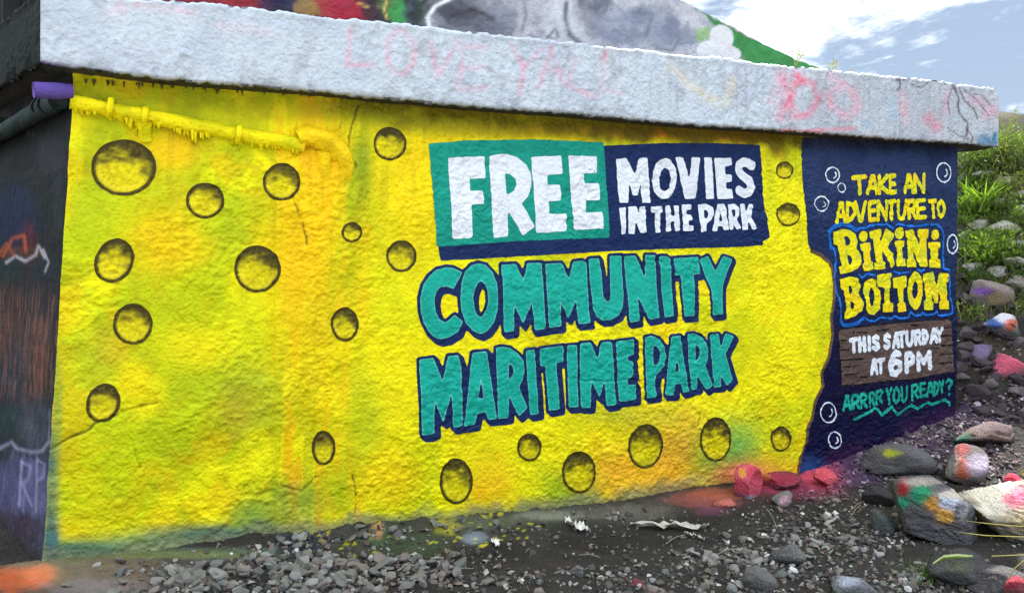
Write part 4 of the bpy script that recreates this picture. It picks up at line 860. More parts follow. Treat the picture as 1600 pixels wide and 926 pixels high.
# ---------------------------------------------------------------- gravel
def hull(npt, seed, fl=.6):
    import bmesh
    r = np.random.default_rng(seed); bm = bmesh.new()
    P = r.normal(size=(npt, 3)); P /= np.linalg.norm(P, axis=1)[:, None]; P *= r.uniform(.8, 1.0, (npt, 1)); P[:, 2] *= fl; P[:, 0] *= r.uniform(.9, 1.35)
    vs = [bm.verts.new(p) for p in P]; res = bmesh.ops.convex_hull(bm, input=vs)
    bmesh.ops.delete(bm, geom=[v for v in bm.verts if not v.link_faces], context='VERTS'); bmesh.ops.triangulate(bm, faces=bm.faces[:])
    bm.verts.index_update(); V = np.array([v.co[:] for v in bm.verts]); Fc = np.array([[v.index for v in f.verts] for f in bm.faces]); bm.free(); return V, Fc
protos = [hull(11, 50+k, random.uniform(.45, .75)) for k in range(18)]
ZONE = [  # px,py,rx,ry,weight
 (330,905,110,28,1.2),(480,895,130,40,1.3),(650,895,120,30,1.0),(560,880,90,20,1.0),(760,905,90,22,.5),(880,915,90,16,.35),(1010,910,120,25,.7),(1180,890,140,45,1.0),(1300,840,130,50,.8),(1330,770,80,30,.6),
 (1400,710,90,45,1.3),(1480,670,70,35,1.4),(1540,640,60,40,1.2),(1330,740,50,20,.8),(1540,720,60,40,.9),(1250,830,80,30,.4),(1450,910,130,30,.8),(1560,560,60,70,.8),(490,845,60,14,.9),(600,835,70,16,.6),(760,825,120,10,.45),(950,808,120,8,.35),(1120,850,80,25,.3),(850,850,300,30,.12),(1600,600,60,60,.8)]
def dens(px, py):
    d = np.zeros_like(px)
    for cx, cy, rx, ry, w in ZONE: d = np.maximum(d, w*np.exp(-(((px-cx)/rx)**2+((py-cy)/ry)**2)**1.5))
    return d
def euler_mats(n, tilt):
    a = rng.uniform(0, 2*np.pi, n); b = rng.normal(0, tilt, n); c = rng.normal(0, tilt, n)
    ca, sa, cb, sb, cc, sc = np.cos(a), np.sin(a), np.cos(b), np.sin(b), np.cos(c), np.sin(c)
    Z = np.zeros(n); O = np.ones(n)
    Rz = np.stack([ca, -sa, Z, sa, ca, Z, Z, Z, O], 1).reshape(-1, 3, 3); Rx = np.stack([O, Z, Z, Z, cb, -sb, Z, sb, cb], 1).reshape(-1, 3, 3); Ry = np.stack([cc, Z, sc, Z, O, Z, -sc, Z, cc], 1).reshape(-1, 3, 3)
    return Rz@Rx@Ry
NG = 90000
X = rng.uniform(-3.2, 5.8, NG); Y = rng.uniform(3.3, 9.2, NG); Zc = zg(X, Y)
pxs, pys = proj(np.stack([X, Y, Zc], 1)); u_, n_ = un(X, Y)
dn = dens(pxs, pys); sz = np.exp(rng.normal(-3.95, .38, NG))*(.8+.5*np.clip(dn, 0, 1)); sz = np.clip(sz, .007, .045)*np.where(pxs > 850, .8, 1.0)
sz *= np.where(rng.uniform(size=NG) < .35, .5, 1)
keep = (rng.uniform(size=NG) < dn*.72+.03) & (n_ > .03) & ((pxs > 150) | (pys > 915)) & ((u_ > .6) | (n_ > .1))
keep |= (u_ > 7.5) & (rng.uniform(size=NG) < .25)
keep |= (pys > 926) & (pxs > 200) & (rng.uniform(size=NG) < .3) & (n_ > .1)
rub = (u_ > 7.45) & (pxs > 1495) & (pxs < 1600) & (pys > 420) & (pys < 660); ri = np.nonzero(rub)[0]; ri = ri[rng.permutation(len(ri))][:75]
big = keep & (sz > .028) & (pxs > 0) & (pxs < 1600) & (pys < 935) & (pys > 600)
bi = np.nonzero(big)[0]; bi = bi[np.argsort(-sz[bi]/Y[bi])][:240]; keep[bi] = False
idx = np.nonzero(keep)[0]
Vs, Fs, Cs = [], [], []; off = 0
pal = np.array([(.105,.108,.10),(.14,.145,.125),(.065,.062,.062),(.18,.18,.165),(.115,.095,.08),(.05,.052,.05),(.27,.27,.26),(.13,.10,.085)])
for k, (pv, pf) in enumerate(protos):
    ii = idx[k::len(protos)]; m = len(ii)
    if m == 0: continue
    R = euler_mats(m, .45); S = sz[ii][:, None, None]*rng.uniform(.8, 1.2, (m, 1, 3))
    V = np.einsum('nij,pj->npi', R, pv)*S+np.stack([X[ii], Y[ii], Zc[ii]+sz[ii]*.25], 1)[:, None, :]
    c = pal[rng.integers(0, len(pal), m)]*rng.uniform(.7, 1.3, (m, 1))
    wh = rng.uniform(size=m) < .02; c[wh] = .5
    pr = np.clip(sstep(1240, 1500, pxs[ii])*sstep(800, 700, pys[ii]), 0, 1)[:, None]*.55; c = c*(1-pr)+c*np.array([1.25, .85, 1.3])*pr
    Vs.append(V.reshape(-1, 3)); Fs.append((pf[None]+(off+np.arange(m)*len(pv))[:, None, None]).reshape(-1, 3)); off += m*len(pv)
    Cs.append(np.repeat(c, len(pv), 0))
Cs = np.concatenate(Cs); Vs = np.concatenate(Vs)
gpx, gpy = proj(Vs); front = gpy > 700; t_ = Cs[front]; spray(t_, gpx[front], gpy[front], [b for b in GB if b[2] < 65 and b[0] > 1090], None); Cs[front] = t_
# grit: tiny stones bedded in the dirt everywhere
NT = 60000; Xt = rng.uniform(-3.0, 5.6, NT); Yt = rng.uniform(3.5, 8.6, NT); Zt = zg(Xt, Yt); pt_, qt_ = proj(np.stack([Xt, Yt, Zt], 1)); ut_, nt_ = un(Xt, Yt)
dt_ = dens(pt_, qt_); kt = (nt_ > .01) & (rng.uniform(size=NT) < .16+.5*dt_) & ((pt_ > 230) | (rng.uniform(size=NT) < .15)) & (qt_ < 960)
it = np.nonzero(kt)[0]; pv, pf = hull(7, 77, .7); m = len(it); st_ = np.clip(np.exp(rng.normal(-5.0, .4, m)), .003, .013)
V = np.einsum('nij,pj->npi', euler_mats(m, .8), pv)*st_[:, None, None]+np.stack([Xt[it], Yt[it], Zt[it]+st_*.2], 1)[:, None, :]
Fs.append((pf[None]+(off+np.arange(m)*len(pv))[:, None, None]).reshape(-1, 3)); Ct = np.repeat(pal[rng.integers(0, len(pal), m)]*rng.uniform(.5, 1.2, (m, 1)), len(pv), 0)
Vt = V.reshape(-1, 3); a_, b_ = proj(Vt); spray(Ct, a_, b_, [b for b in GB if b[2] < 65], None); Vs = np.concatenate([Vs, Vt]); Cs = np.concatenate([Cs, Ct]); print('grit', m)
gm = raw_mesh('gravel', Vs, np.concatenate(Fs), cols=Cs, smooth=False); link('gravel', gm, M_grav, kind='stuff')
print('gravel', len(idx), 'tris', sum(len(f) for f in Fs))
# individual larger stones
import bmesh
smeshes = []
for k in range(10):
    pv, pf = hull(13, 90+k, random.uniform(.5, .8)); bm = bmesh.new(); vv = [bm.verts.new(p) for p in pv]
    for f in pf: bm.faces.new([vv[i] for i in f])
    bmesh.ops.dissolve_limit(bm, angle_limit=.25, verts=bm.verts[:], edges=bm.edges[:]); bmesh.ops.bevel(bm, geom=bm.edges[:]+bm.verts[:], offset=.06, segments=1, affect='EDGES'); bmesh.ops.triangulate(bm, faces=bm.faces[:])
    me = bpy.data.meshes.new('stone'); bm.to_mesh(me); bm.free(); me.materials.append(M_stone); smeshes.append(me)
for q, i in enumerate(bi):
    o = bpy.data.objects.new('stone', smeshes[q % 10]); scene.collection.objects.link(o)
    o.location = (X[i], Y[i], Zc[i]+sz[i]*.35); o.rotation_euler = (random.gauss(0, .35), random.gauss(0, .35), random.uniform(0, 6.28)); s_ = sz[i]
    o.scale = (s_*random.uniform(.85, 1.25), s_*random.uniform(.85, 1.2), s_*random.uniform(.8, 1.2))
    o['label'] = 'palm-sized angular grey stone lying loose in the gravel before the mural'; o['category'] = 'stone'; o['group'] = 'larger loose stones in the gravel'
M_rub = mat_paint('rubble_surface', .9, .9, 1.5, .45, .02, attr=False, color=(.10, .085, .095), spec=.15)
rmeshes = []
for m_ in smeshes[:5]: q_ = m_.copy(); q_.name = 'rubble_stone'; q_.materials.clear(); q_.materials.append(M_rub); rmeshes.append(q_)
for q, i in enumerate(ri):
    o = bpy.data.objects.new('rubble_stone', rmeshes[q % 5]); scene.collection.objects.link(o); s_ = random.uniform(.04, .115)
    o.location = (X[i], Y[i], Zc[i]+s_*.3); o.rotation_euler = (random.gauss(0, .6), random.gauss(0, .6), random.uniform(0, 6.28)); o.scale = (s_*random.uniform(.8, 1.3), s_, s_*random.uniform(.7, 1.2))
    o['label'] = 'dark purplish angular stone in the loose rubble at the foot of the bank'; o['category'] = 'stone'; o['group'] = 'rubble stones at the foot of the bank'
# ---------------------------------------------------------------- boulders
def ico(sub):
    bm = bmesh.new(); bmesh.ops.create_icosphere(bm, subdivisions=sub, radius=1); bm.verts.index_update()
    V = np.array([v.co[:] for v in bm.verts]); Fc = np.array([[v.index for v in f.verts] for f in bm.faces]); bm.free(); return V, Fc
ICO5, ICO4 = ico(6), ico(4)
def n3(P, s_, seed): return (fbm(P[:, 0]+P[:, 2]*.7, P[:, 1]-P[:, 2]*.6, s_, seed, 3)+fbm(P[:, 1]+9, P[:, 2]+P[:, 0]*.5, s_, seed+5, 3))/2
def rock(x, y, hw, hh, seed, base, paint=(), label='', yaw=0.0, depth=1.0, ref=None, cuts=(), lift=.45, hi=False, planes=11, name='rock', group=None, tilt=0.0):
    # x,y,hw,hh: where it shows in the photograph and its half size there; it stands on the ground under its foot
    g = ray_ground(x, min(y+hh*.8, 1100)) if ref is None else ref
    Yd = g[1]+hh/FOC*g[1]*.6; sc = Yd/FOC
    r = np.random.default_rng(seed); V, Fc = ICO5 if hi else ICO4
    D = V.copy(); rad = np.ones(len(D))
    for _ in range(planes):
        nn = r.normal(size=3); nn /= np.linalg.norm(nn); dd = r.uniform(.40, .74); dt = D@nn; rad = np.minimum(rad, np.where(dt > .05, dd/np.maximum(dt, .05), 9))
    for cn, cd in cuts:
        cn = np.array(cn)/np.linalg.norm(cn); dt = D@cn; rad = np.minimum(rad, np.where(dt > .05, cd/np.maximum(dt, .05), 9))
    V = D*rad[:, None]; V += D*(.06*(n3(D, .7, seed)-.5)+.09*(.5-np.abs(2*n3(D*np.array([1, 1, 2.2]), .34, seed+3)-1))+.07*(.5-np.abs(2*n3(D*np.array([1, 1, 1.8]), .13, seed+4)-1))+.03*(n3(D, .05, seed+6)-.5))[:, None]
    V /= np.array([np.abs(V[:, 0]).max(), np.abs(V[:, 1]).max(), np.abs(V[:, 2]).max()])
    V = V*np.array([hw*sc, (hw+hh)*.5*sc*depth, hh*sc*1.08])
    ct, st_ = math.cos(tilt), math.sin(tilt); V = np.stack([V[:, 0]*ct-V[:, 2]*st_, V[:, 1], V[:, 0]*st_+V[:, 2]*ct], 1)
    cz = EYE-(y-HOR)*sc; cen = np.array([(x-PX0)*sc, Yd, cz]); Vw = V+cen
    nz_ = n3(V, .12, seed+7)[:, None]; c = np.array(base)*(.35+1.3*nz_)
    w = sstep(.5, .7, n3(V, .3, seed+8))[:, None]*.5; c = c*(1-w)+c*.55*w
    px_, py_ = proj(Vw); fr = V[:, 1] < .35*V[:, 1].max()
    if paint:
        t = c[fr]; spray(t, px_[fr], py_[fr], paint, n3(V, .05, seed+9)[fr], sharp=.55, gain=1.1); c[fr] = t
    me = raw_mesh(name, Vw-cen, Fc, cols=c, smooth=True)
    o = link(name, me, M_rock, label=label, cat='rock', group=group); o.location = cen
    return o
rock(1462,802,68,52,3,(.10,.10,.11),[(1412,762,9,14,(150,40,45),.95),(1440,772,17,17,(30,130,95),1),(1412,784,10,9,(40,140,110),.9),(1464,787,20,13,(190,135,50),.95),(1483,782,17,15,(185,195,215),1),(1476,806,14,11,(215,165,80),1),(1506,790,10,20,(160,160,165),.6),(1440,752,30,7,(170,160,150),.7),(1500,772,30,8,(200,190,170),.8)],'dark boulder daubed with green, orange and white paint beside the gravel slope',hi=True,depth=.9,cuts=[((.15,-.35,.9),.5),((-.1,-1,.1),.45)])
rock(1590,795,80,58,12,(.34,.31,.25),[(1570,778,40,26,(230,225,205),.9),(1590,775,24,18,(235,110,140),.9),(1540,760,40,18,(225,220,200),.9),(1600,810,30,18,(150,130,90),.6)],'large sunlit boulder with cream and pink paint at the right edge',hi=True,depth=1.1,tilt=.12,cuts=[((-.2,-.5,.85),.42)])
rock(1540,680,52,20,21,(.13,.085,.08),[(1502,684,16,12,(30,90,70),.8),(1545,666,40,6,(120,105,110),.7)],'long low dark red rock lying on the gravel above the painted boulders')
rock(1512,728,42,32,33,(.17,.15,.15),[(1500,702,14,10,(160,70,70),.8),(1504,732,14,14,(190,90,50),.95),(1530,725,20,16,(170,160,180),.8),(1490,725,8,20,(150,150,150),.6)],'angular rock with orange patch and white streaks above the daubed boulder')
rock(1580,750,22,14,35,(.2,.06,.07),[(1584,748,14,10,(210,50,80),.8)],'small red painted rock tucked behind the large sunlit boulder')
rock(1168,756,27,29,41,(.3,.12,.14),[(1168,750,30,30,(225,95,120),.98),(1185,738,20,12,(180,50,70),.6),(1160,738,6,8,(235,170,60),.8),(1150,778,16,8,(70,90,130),.7),(1178,780,14,6,(150,180,205),.8)],'round rock sprayed pink leaning against the foot of the yellow wall',hi=True,planes=5)
rock(1218,750,34,12,42,(.16,.06,.08),[(1215,748,34,12,(165,52,74),.8),(1195,745,10,6,(200,115,60),.7)],'low crimson sprayed mound of dirt at the wall foot right of the pink rock',planes=3,hi=True,tilt=.1)
rock(1284,746,24,14,43,(.2,.09,.10),[(1284,742,26,16,(214,88,104),.9),(1270,756,14,6,(90,50,60),.7)],'coral pink sprayed lump below the navy end of the mural',planes=12,hi=True,tilt=-.2)
rock(1130,785,20,8,44,(.2,.12,.12),[(1130,784,20,8,(205,110,95),.7)],'flat salmon-tinted lump of dirt left of the pink rock',planes=5)
rock(1398,722,56,26,51,(.11,.11,.12),[(1392,708,12,6,(185,190,40),.95)],'flat grey slab with a yellow dab of paint half buried in the gravel')
rock(1377,818,22,22,52,(.10,.12,.12),(),'squat blue-grey rock left of the daubed boulder')
rock(1222,780,16,14,53,(.2,.2,.2),[(1226,782,8,8,(225,170,190),.6)],'pale pointed stone just below the pink rock')
rock(1500,893,58,30,54,(.075,.075,.08),[(1500,885,20,10,(90,100,70),.5)],'dark half buried rock under the torn leaf at lower right')
rock(1565,905,56,30,55,(.09,.085,.09),(),'broad dark rock at the bottom right corner',planes=12)
rock(1584,918,26,22,56,(.2,.06,.07),[(1580,905,22,12,(150,40,60),.8)],'dark red rock at the very bottom right corner')
rock(1330,916,42,18,57,(.17,.18,.19),[(1325,908,20,9,(190,200,220),.5)],'pale grey broad stone at the bottom edge in front of the dark boulder')
rock(1180,905,32,20,58,(.15,.15,.15),(),'rounded grey stone near the bottom edge below the pink rock')
rock(1232,870,30,20,59,(.13,.13,.13),(),'mid grey rounded stone in the dirt right of the litter')
rock(903,892,13,12,60,(.22,.23,.24),(),'light grey pebble in the bare dirt at bottom centre')
rock(995,912,14,9,61,(.25,.08,.09),(),'reddish stone at the bottom edge of the dirt')
rock(1372,775,26,16,62,(.05,.05,.055),(),'black lump standing in for a dark hollow left of the daubed boulder top')  # black lump added to paint in the shade of a hollow
# rocks on the hillside
rock(1568,507,34,22,71,(.3,.3,.3),[(1555,500,16,14,(30,80,150),.95),(1572,494,18,10,(215,215,225),.95),(1580,508,9,9,(210,90,50),.95),(1590,520,14,12,(30,90,80),.6)],'painted rock with blue, white and orange patches on the lower bank')
rock(1574,570,32,19,72,(.3,.15,.18),[(1576,566,30,16,(205,95,120),.95)],'dusty pink sprayed rock at the foot of the bank')
rock(1534,556,20,18,73,(.17,.15,.2),[(1530,548,14,10,(140,120,165),.7)],'grey purple rock left of the dusty pink one')
rock(1546,460,32,22,74,(.24,.2,.19),[(1535,455,14,5,(140,95,190),.95),(1560,468,16,9,(170,150,110),.6)],'rock with a violet streak halfway up the bank')
rock(1590,445,24,18,75,(.3,.27,.26),(),'pale blocky rock right of the violet streaked one')
HR = [(1556,318,30,11,'widest'),(1590,330,20,13,''),(1566,358,30,13,''),(1530,352,22,9,''),(1592,382,22,10,''),(1545,392,24,9,''),(1512,370,14,10,''),(1522,420,16,11,''),(1585,410,22,9,''),(1535,275,18,8,''),(1575,283,20,8,''),(1596,306,16,8,''),(1512,470,10,12,''),(1512,520,12,14,''),(1600,535,20,16,''),(1560,425,16,9,''),(1534,515,12,9,''),(1505,590,12,8,''),(1545,600,14,9,''),(1590,610,16,10,'')]
HL = ['flat pale rock high on the bank, widest of the upper ones', 'pale knobbly rock at the right edge under the crest bushes', 'broad bleached rock right of the bright strap-leaf clump', 'thin pale rock at the foot of the bright strap-leaf clump', 'pale rock at the right edge level with the strap-leaf roots', 'low pale rock just above the sprawling leafy weed', 'small pale rock against the wall edge near the white bubble', 'pale rock hard by the wall edge beside the big yellow letters', 'flat pale rock at the right edge beside the sprawling weed', 'pale rock peeping out just under the crest by the beam end', 'pale rock under the right crest bushes', 'small pale rock at the far right below the crest', 'small dull rock squeezed against the wall edge', 'tall dull stone beside the wall edge near the brown board', 'dull purple-grey rock at the right edge above the dusty pink one', 'low grey rock under the sprawling leafy weed', 'small dull rock between the wall and the blue and orange rock', 'little grey rock at the wall foot level with the green question', 'flat dull rock below the dusty pink rock', 'dull rock at the right edge below the dusty pink rock']
for k, (x, y, a, b, _) in enumerate(HR):
    s_ = (.42, .41, .38) if y < 430 else (.16, .14, .15)
    if y < 430: rock(x, y, a, b, 100+k, s_, (), HL[k], group='pale rocks on the sunlit bank')
    else: rock(x, y, a, b, 100+k, s_, (), HL[k], group='dull rocks at the foot of the bank')
# ---------------------------------------------------------------- plants
def blades(P, n, L, w, spread, c1, c2, seed, up=.6, bend=.5):
    r = np.random.default_rng(seed); V = []; Fq = []; C = []
    for k in range(n):
        a = r.uniform(0, 6.283); o = P+np.array([r.normal(0, spread), r.normal(0, spread), 0]); l = L*r.uniform(.5, 1.1); lean = r.uniform(.1, 1.0)*(1-up)+.1
        d = np.array([math.cos(a), math.sin(a), 0]); sd = np.array([-d[1], d[0], 0])*w*r.uniform(.6, 1.2); col = np.array(c1)*(1-(t := r.uniform()))+np.array(c2)*t
        b = len(V); ns = 4
        for j in range(ns+1):
            s_ = j/ns; p = o+d*l*(lean*s_+bend*s_*s_*.6)+np.array([0, 0, l*(s_*(1-lean*.4)-bend*s_*s_*.35)]); ww = (1-s_)**.7*(.5+s_ if s_ < .5 else 1)
            V += [p-sd*ww, p+sd*ww]; C += [col*(.8+.4*s_)]*2
        for j in range(ns): Fq.append([b+2*j, b+2*j+1, b+2*j+3, b+2*j+2])
    return V, Fq, C
def leaves(P, n, R, w, c1, c2, seed, sq=.7):
    r = np.random.default_rng(seed); V = []; Fq = []; C = []
    for k in range(n):
        q = r.normal(size=3); q /= np.linalg.norm(q); rr = R*r.uniform(.2, 1)**.6*(.75+.5*math.sin(3*math.atan2(q[1], q[0])+seed)); p = P+q*rr*np.array([1, 1, sq])+np.array([0, 0, R*sq*.7])
        a = r.normal(size=3)+q; a[2] += .3; a /= np.linalg.norm(a); s_ = np.cross(a, r.normal(size=3)); s_ /= np.linalg.norm(s_); l = w*2.4*r.uniform(.6, 1.3); ww = w*r.uniform(.5, 1)
        b = len(V); V += [p, p+a*l*.5+s_*ww*.5, p+a*l, p+a*l*.5-s_*ww*.5]; Fq.append([b, b+1, b+2, b+3]); t = r.uniform(); C += [np.array(c1)*(1-t)+np.array(c2)*t]*4
    return V, Fq, C
def plant(name, parts, label, cat, group=None, base=None):
    o0 = np.array(base)
    V = []; Fq = []; C = []
    for v, f, c in parts: b = len(V); V += list(v); Fq += [[i+b for i in q] for q in f]; C += list(c)
    V = np.array(V)-o0; me = raw_mesh(name, V, np.array(Fq), cols=np.array(C), smooth=True)
    o = link(name, me, M_leaf, label=label, cat=cat, group=group); o.location = o0; return o
G1, G2, G3, G4 = (.075,.145,.025), (.16,.25,.035), (.035,.07,.018), (.13,.14,.05)
def at(px, py): return ray_ground(px, py)
b = at(1524,335); plant('strap_leaf_weed', [blades(b, 90, .55, .022, .13, G1, G2, 1, up=.55, bend=.5)], 'bright green clump of strap leaves on the bank beside the wall end', 'weed', base=b)
b = at(1516,300); plant('strap_leaf_weed', [blades(b, 50, .4, .018, .12, G3, G1, 2)], 'darker strap-leaved clump just under the beam end', 'weed', base=b)
b = at(1545,420); plant('leafy_weed', [leaves(b, 600, .34, .03, G1, G2, 3), blades(b, 40, .35, .012, .15, G1, G2, 4)], 'sprawling leafy weed in the middle of the bank', 'weed', base=b)
BL = ['dark green bush just right of the beam end', 'round dusty bush in the middle of the crest', 'large bush at the right edge of the crest', 'small bush tucked under the end of the white beam', 'yellowish bush rising over the crest beside the beam', 'loose weed at the right edge under the big crest bush', 'small weed right of the bright strap-leaf clump', 'weed at the far right edge halfway up the bank', 'small weed above the bright strap-leaf clump', 'leafy weed against the wall edge below the strap-leaf clump', 'leafy weed left of centre on the lower bank', 'yellow-green weed at the right edge of the lower bank', 'dark weed above the violet streaked rock on the right', 'small weed touching the wall edge beside the big yellow letters', 'dark low weed just above the violet streaked rock', 'dark weed at the right edge above the pale blocky rock', 'tiny weed between the two broad bleached rocks', 'feathery bush on the very top of the crest', 'feathery bush on the top of the crest at the right edge', 'tiny weed touching the wall edge at the strap-leaf foot']
BU = [(1530,262,.42,500,G3,G1),(1570,262,.5,700,G3,G4),(1598,250,.5,600,G3,G1),(1515,245,.3,300,G3,G1),(1552,240,.35,400,G4,G2),(1590,300,.25,250,G4,G2),(1575,330,.2,200,G1,G4),(1598,350,.25,250,G1,G2),(1535,305,.16,160,G1,G2),(1520,385,.2,260,G1,G2),(1560,395,.22,260,G1,G2),(1596,395,.2,200,G1,G4),(1580,445,.18,200,G3,G1),(1512,400,.15,160,G1,G2),(1530,440,.2,240,G3,G1),(1600,430,.2,200,G3,G1),(1548,345,.14,120,G1,G2),(1555,228,.25,200,G4,G1),(1590,228,.3,250,G4,G1),(1512,350,.14,120,G1,G2)]
for k, (x, y, R, n_l, ca, cb) in enumerate(BU):
    b = at(x, y+6); top = y < 275
    plant('bush' if top else 'leafy_weed', [leaves(b, int(n_l*1.3), R, .022, ca, cb, 20+k), blades(b, int(25+R*60), R*1.1, .008, R*.4, ca, G4, 60+k)], BL[k], 'bush' if top else 'weed', 'bushes on the crest of the bank' if top else 'weeds between the bank rocks', base=b)
rr_ = random.Random(5)
NX = [(1508,262),(1540,282),(1562,298),(1586,268),(1600,320),(1512,330),(1552,372),(1578,372),(1536,372),(1506,430),(1570,405),(1600,470),(1556,445),(1520,500),(1598,492),(1540,405),(1528,228),(1566,250),(1540,250),(1600,270),(1510,280),(1584,352)]
ND = ['under the beam end','left of centre below the crest','in the upper middle of the bank','under the right crest','at the right edge by the knobbly rock','beside the wall end above the strap leaves','among the middle pale rocks','right of the middle pale rocks','just below the bright strap leaves','against the wall by the big letters','right of the sprawling leafy weed','at the right edge above the dusty pink rock','just above the violet streak','hard by the wall in the shade','right of the blue and orange rock','left of the sprawling weed','nearest the beam end on the crest','in the thick of the crest bushes','between beam end and crest bushes','at the right edge under the crest','behind the strap-leaf clump by the wall','near the right edge halfway up']
for k, (x, y) in enumerate(NX):
    b = at(x, y+6); R_ = rr_.uniform(.10, .22); ca, cb = rr_.choice([(G3, G1), (G1, G2), (G3, G4), (G1, G4)])
    plant('leafy_weed', [leaves(b, int(rr_.uniform(120, 220)), R_, .016, ca, cb, 220+k), blades(b, 30, R_*1.5, .006, R_*.5, G3, G4, 260+k), blades(b, 6, R_*2.2, .003, R_*.4, (.3, .27, .15), (.2, .16, .08), 290+k, up=.8)], 'small scrubby weed with dry stalks '+ND[k], 'weed', 'weeds between the bank rocks', base=b)
# dried stems above the beam and the crest
def sprig(name, base, n, L, seed, label, col=(.16, .15, .08)):
    r = np.random.default_rng(seed); V = []; Fq = []; C = []
    for k in range(n):
        a = r.uniform(0, 6.28); top = base+np.array([math.cos(a)*L*.35, math.sin(a)*L*.35, L*r.uniform(.6, 1)]); sd = np.array([.003, 0, 0]); b = len(V)
        V += [base-sd, base+sd, top+sd*.5, top-sd*.5]; Fq.append([b, b+1, b+2, b+3]); C += [col]*4
        for q in range(5):
            p = base+(top-base)*r.uniform(.6, 1.05)+r.normal(0, .012, 3); s_ = .008; b = len(V); V += [p, p+[s_, 0, s_*.5], p+[s_*.6, 0, s_*1.8], p+[-s_*.5, 0.004, s_]]; Fq.append([b, b+1, b+2, b+3]); C += [col]*4
    plant(name, [(V, Fq, C)], label, 'weed', base=base)
for k, (x, y, L, lb) in enumerate([(1243,100,.16,'thin dry weed sprouting where the sloping wall meets the white beam'),(1300,112,.13,'small dry sprig standing on the white beam'),(1328,116,.05,'tiny sprout on the white beam right of the dry sprig')]):
    u, z = WP.uz(x, y, -.2); sprig('dry_weed', WP.world(u, z, -.2)-np.array([0, 0, .03]), 5, L, 5+k, lb)
b = at(1572,236); sprig('dry_weed', b+np.array([0, 0, .2]), 5, .4, 9, 'thin seed-headed stalk on the crest of the bank')
# grass at lower right, dry straws, litter
b = at(1440,905); plant('grass_tuft', [blades(b, 70, .13, .005, .07, G3, G1, 71), blades(b+np.array([.1, .05, 0]), 50, .11, .005, .07, G3, G1, 72)], 'small dark green grass tuft below the daubed boulder', 'grass', base=b)
def straw(name, pl, w, label, col, cat='straw', th=.002):
    V = []; Fq = []
    P = np.array([np.array(p) for p in pl]); n = len(P)
    for k in range(n):
        ww = w*(math.sin(math.pi*(k+.4)/(n-.2))**.5 if n > 2 else 1); up = np.array([0, -.35, 1])/1.06
        V += [P[k]-up*ww, P[k]+up*ww, P[k]+up*ww*.6+np.array([0, th, 0]), P[k]-up*ww*.6+np.array([0, th, 0])]
    for k in range(n-1):
        for q in range(4): Fq.append([4*k+q, 4*k+(q+1) % 4, 4*k+4+(q+1) % 4, 4*k+4+q])
    V = np.array(V); cen = V.mean(0); me = raw_mesh(name, V-cen, np.array(Fq), cols=np.tile(col, (len(V), 1)))
    o = link(name, me, M_leaf, label=label, cat=cat); o.location = cen; return o
def PD(px, py, Y): return np.array([(px-PX0)/FOC*Y, Y, EYE-(py-HOR)/FOC*Y])
ST = (.5, .46, .3)
straw('dry_grass_blade', [PD(1660,832,4.2), PD(1600,822,4.35), PD(1550,818,4.5), PD(1498,812,4.6)], .003, 'upper pale dry grass blade lying across the sunlit boulder', ST)
straw('dry_grass_blade', [PD(1660,845,4.1), PD(1600,838,4.25), PD(1540,836,4.4), PD(1492,830,4.5)], .003, 'middle dry grass blade crossing the foot of the sunlit boulder', ST)
straw('dry_grass_blade', [PD(1660,866,3.9), PD(1600,866,4.0), PD(1550,868,4.1)], .003, 'lower dry grass blade over the dark corner rocks', ST)
straw('dry_grass_blade', [PD(1640,860,3.9), PD(1600,875,4.0), PD(1580,892,4.05), PD(1572,910,4.1)], .004, 'arched dry grass blade curving down at the bottom right corner', ST)
straw('dry_grass_blade', [PD(1620,755,5.2), PD(1600,742,5.3), PD(1584,718,5.4)], .006, 'short yellow blade sticking up behind the sunlit boulder', (.6, .5, .06))
straw('torn_leaf', [PD(1458,880,4.35), PD(1474,870,4.4), PD(1496,868,4.42), PD(1520,869,4.45)], .016, 'pale green-white torn leaf lying on the dark rock at lower right', (.6, .68, .42), 'leaf')
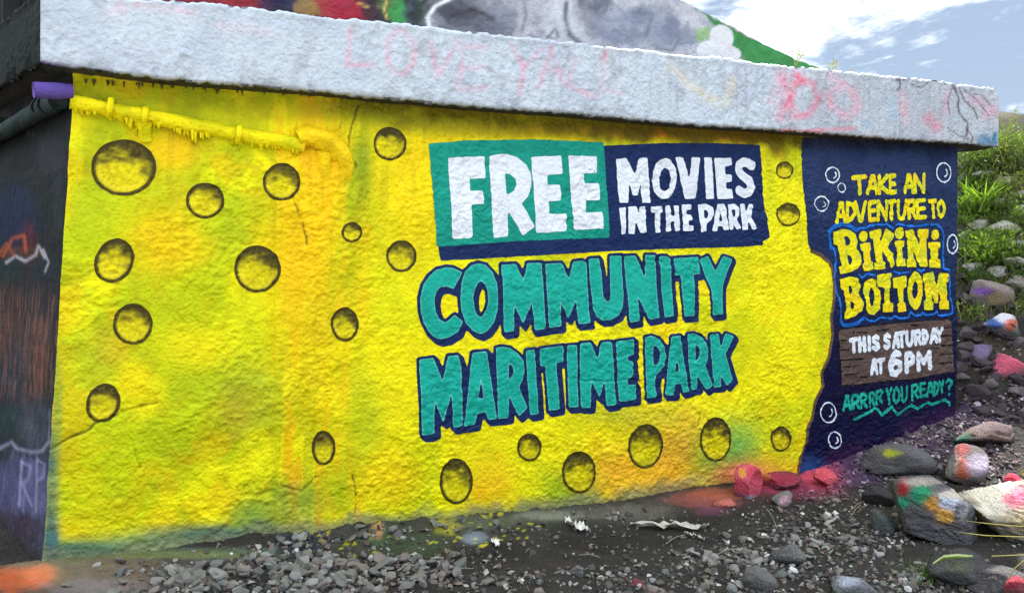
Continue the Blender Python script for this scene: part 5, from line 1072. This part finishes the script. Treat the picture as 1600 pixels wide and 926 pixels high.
def litter(name, x0, x1, y0, y1, seed, label, col, curl=.03, asp=.5):
    r = np.random.default_rng(seed); A = at(x0, y0); B = at(x1, y1); d = B-A; n = 14; m = 6; sd = np.array([-d[1], d[0], 0]); sd = sd/np.linalg.norm(sd)
    V = []; wid = np.linalg.norm(d)*asp
    for i in range(n+1):
        t = i/n; ww = wid*(.2+.8*math.sin(math.pi*min(1, max(0, t*.92+.04))))*r.uniform(.5, 1.1)
        for j in range(m+1):
            q = j/m-.5; p = A+d*t+sd*ww*q; z = float(zg(np.array(p[0]), np.array(p[1])))+.012+curl*r.uniform(0, 1)*(.4+abs(q)); V.append([p[0], p[1], z])
    Fq = [[i*(m+1)+j, (i+1)*(m+1)+j, (i+1)*(m+1)+j+1, i*(m+1)+j+1] for i in range(n) for j in range(m)]
    V = np.array(V); cen = V.mean(0); me = raw_mesh(name, V-cen, np.array(Fq), cols=np.tile(col, (len(V), 1))*r.uniform(.75, 1.05, (len(V), 1))); o = link(name, me, M_decal, label=label, cat='litter'); o.location = cen
litter('plastic_scrap', 882, 922, 822, 836, 1, 'crumpled white plastic scrap on the dirt below the middle of the mural', (.75, .75, .7), .06, .35)
litter('plastic_scrap', 985, 1108, 826, 832, 2, 'long torn strip of dirty white plastic on the dirt left of the pink rock', (.5, .5, .43), .05, .16)
litter('plastic_scrap', 768, 780, 848, 858, 3, 'tiny white plastic flake at the stained footing', (.75, .78, .8), .03, .5)
litter('plastic_scrap', 1070, 1100, 838, 848, 4, 'small bleached scrap right of the torn plastic strip', (.45, .45, .42), .03, .3)
# twigs
for k, (x0, y0, x1, y1) in enumerate([(1330,812,1345,790),(1040,850,1075,838),(1200,800,1215,830),(700,900,740,893),(1120,870,1160,862),(1330,800,1352,782),(905,870,940,876)]):
    A = at(x0, y0); B = at(x1, y1); M = (A+B)/2+np.array([0, 0, .03]); 
    o = tube('twig', [A+[0, 0, .012], M, B+[0, 0, .012]], .003, M_rock, None, np.array([.35, .31, .24]), seg=5, step=.02, lump=.3, seed=k); o['label'] = ['thin pale twig standing beside the dark boulder', 'pale twig on the dirt under the torn plastic strip', 'dry twig leaning below the pink rock', 'dry twig in the bare dirt at bottom centre', 'pale twig in the gravel under the pink rock', 'short twig left of the black hollow stand-in', 'short twig beside the light grey pebble'][k]; o['category'] = 'twig'; o['group'] = 'dry twigs on the dirt'
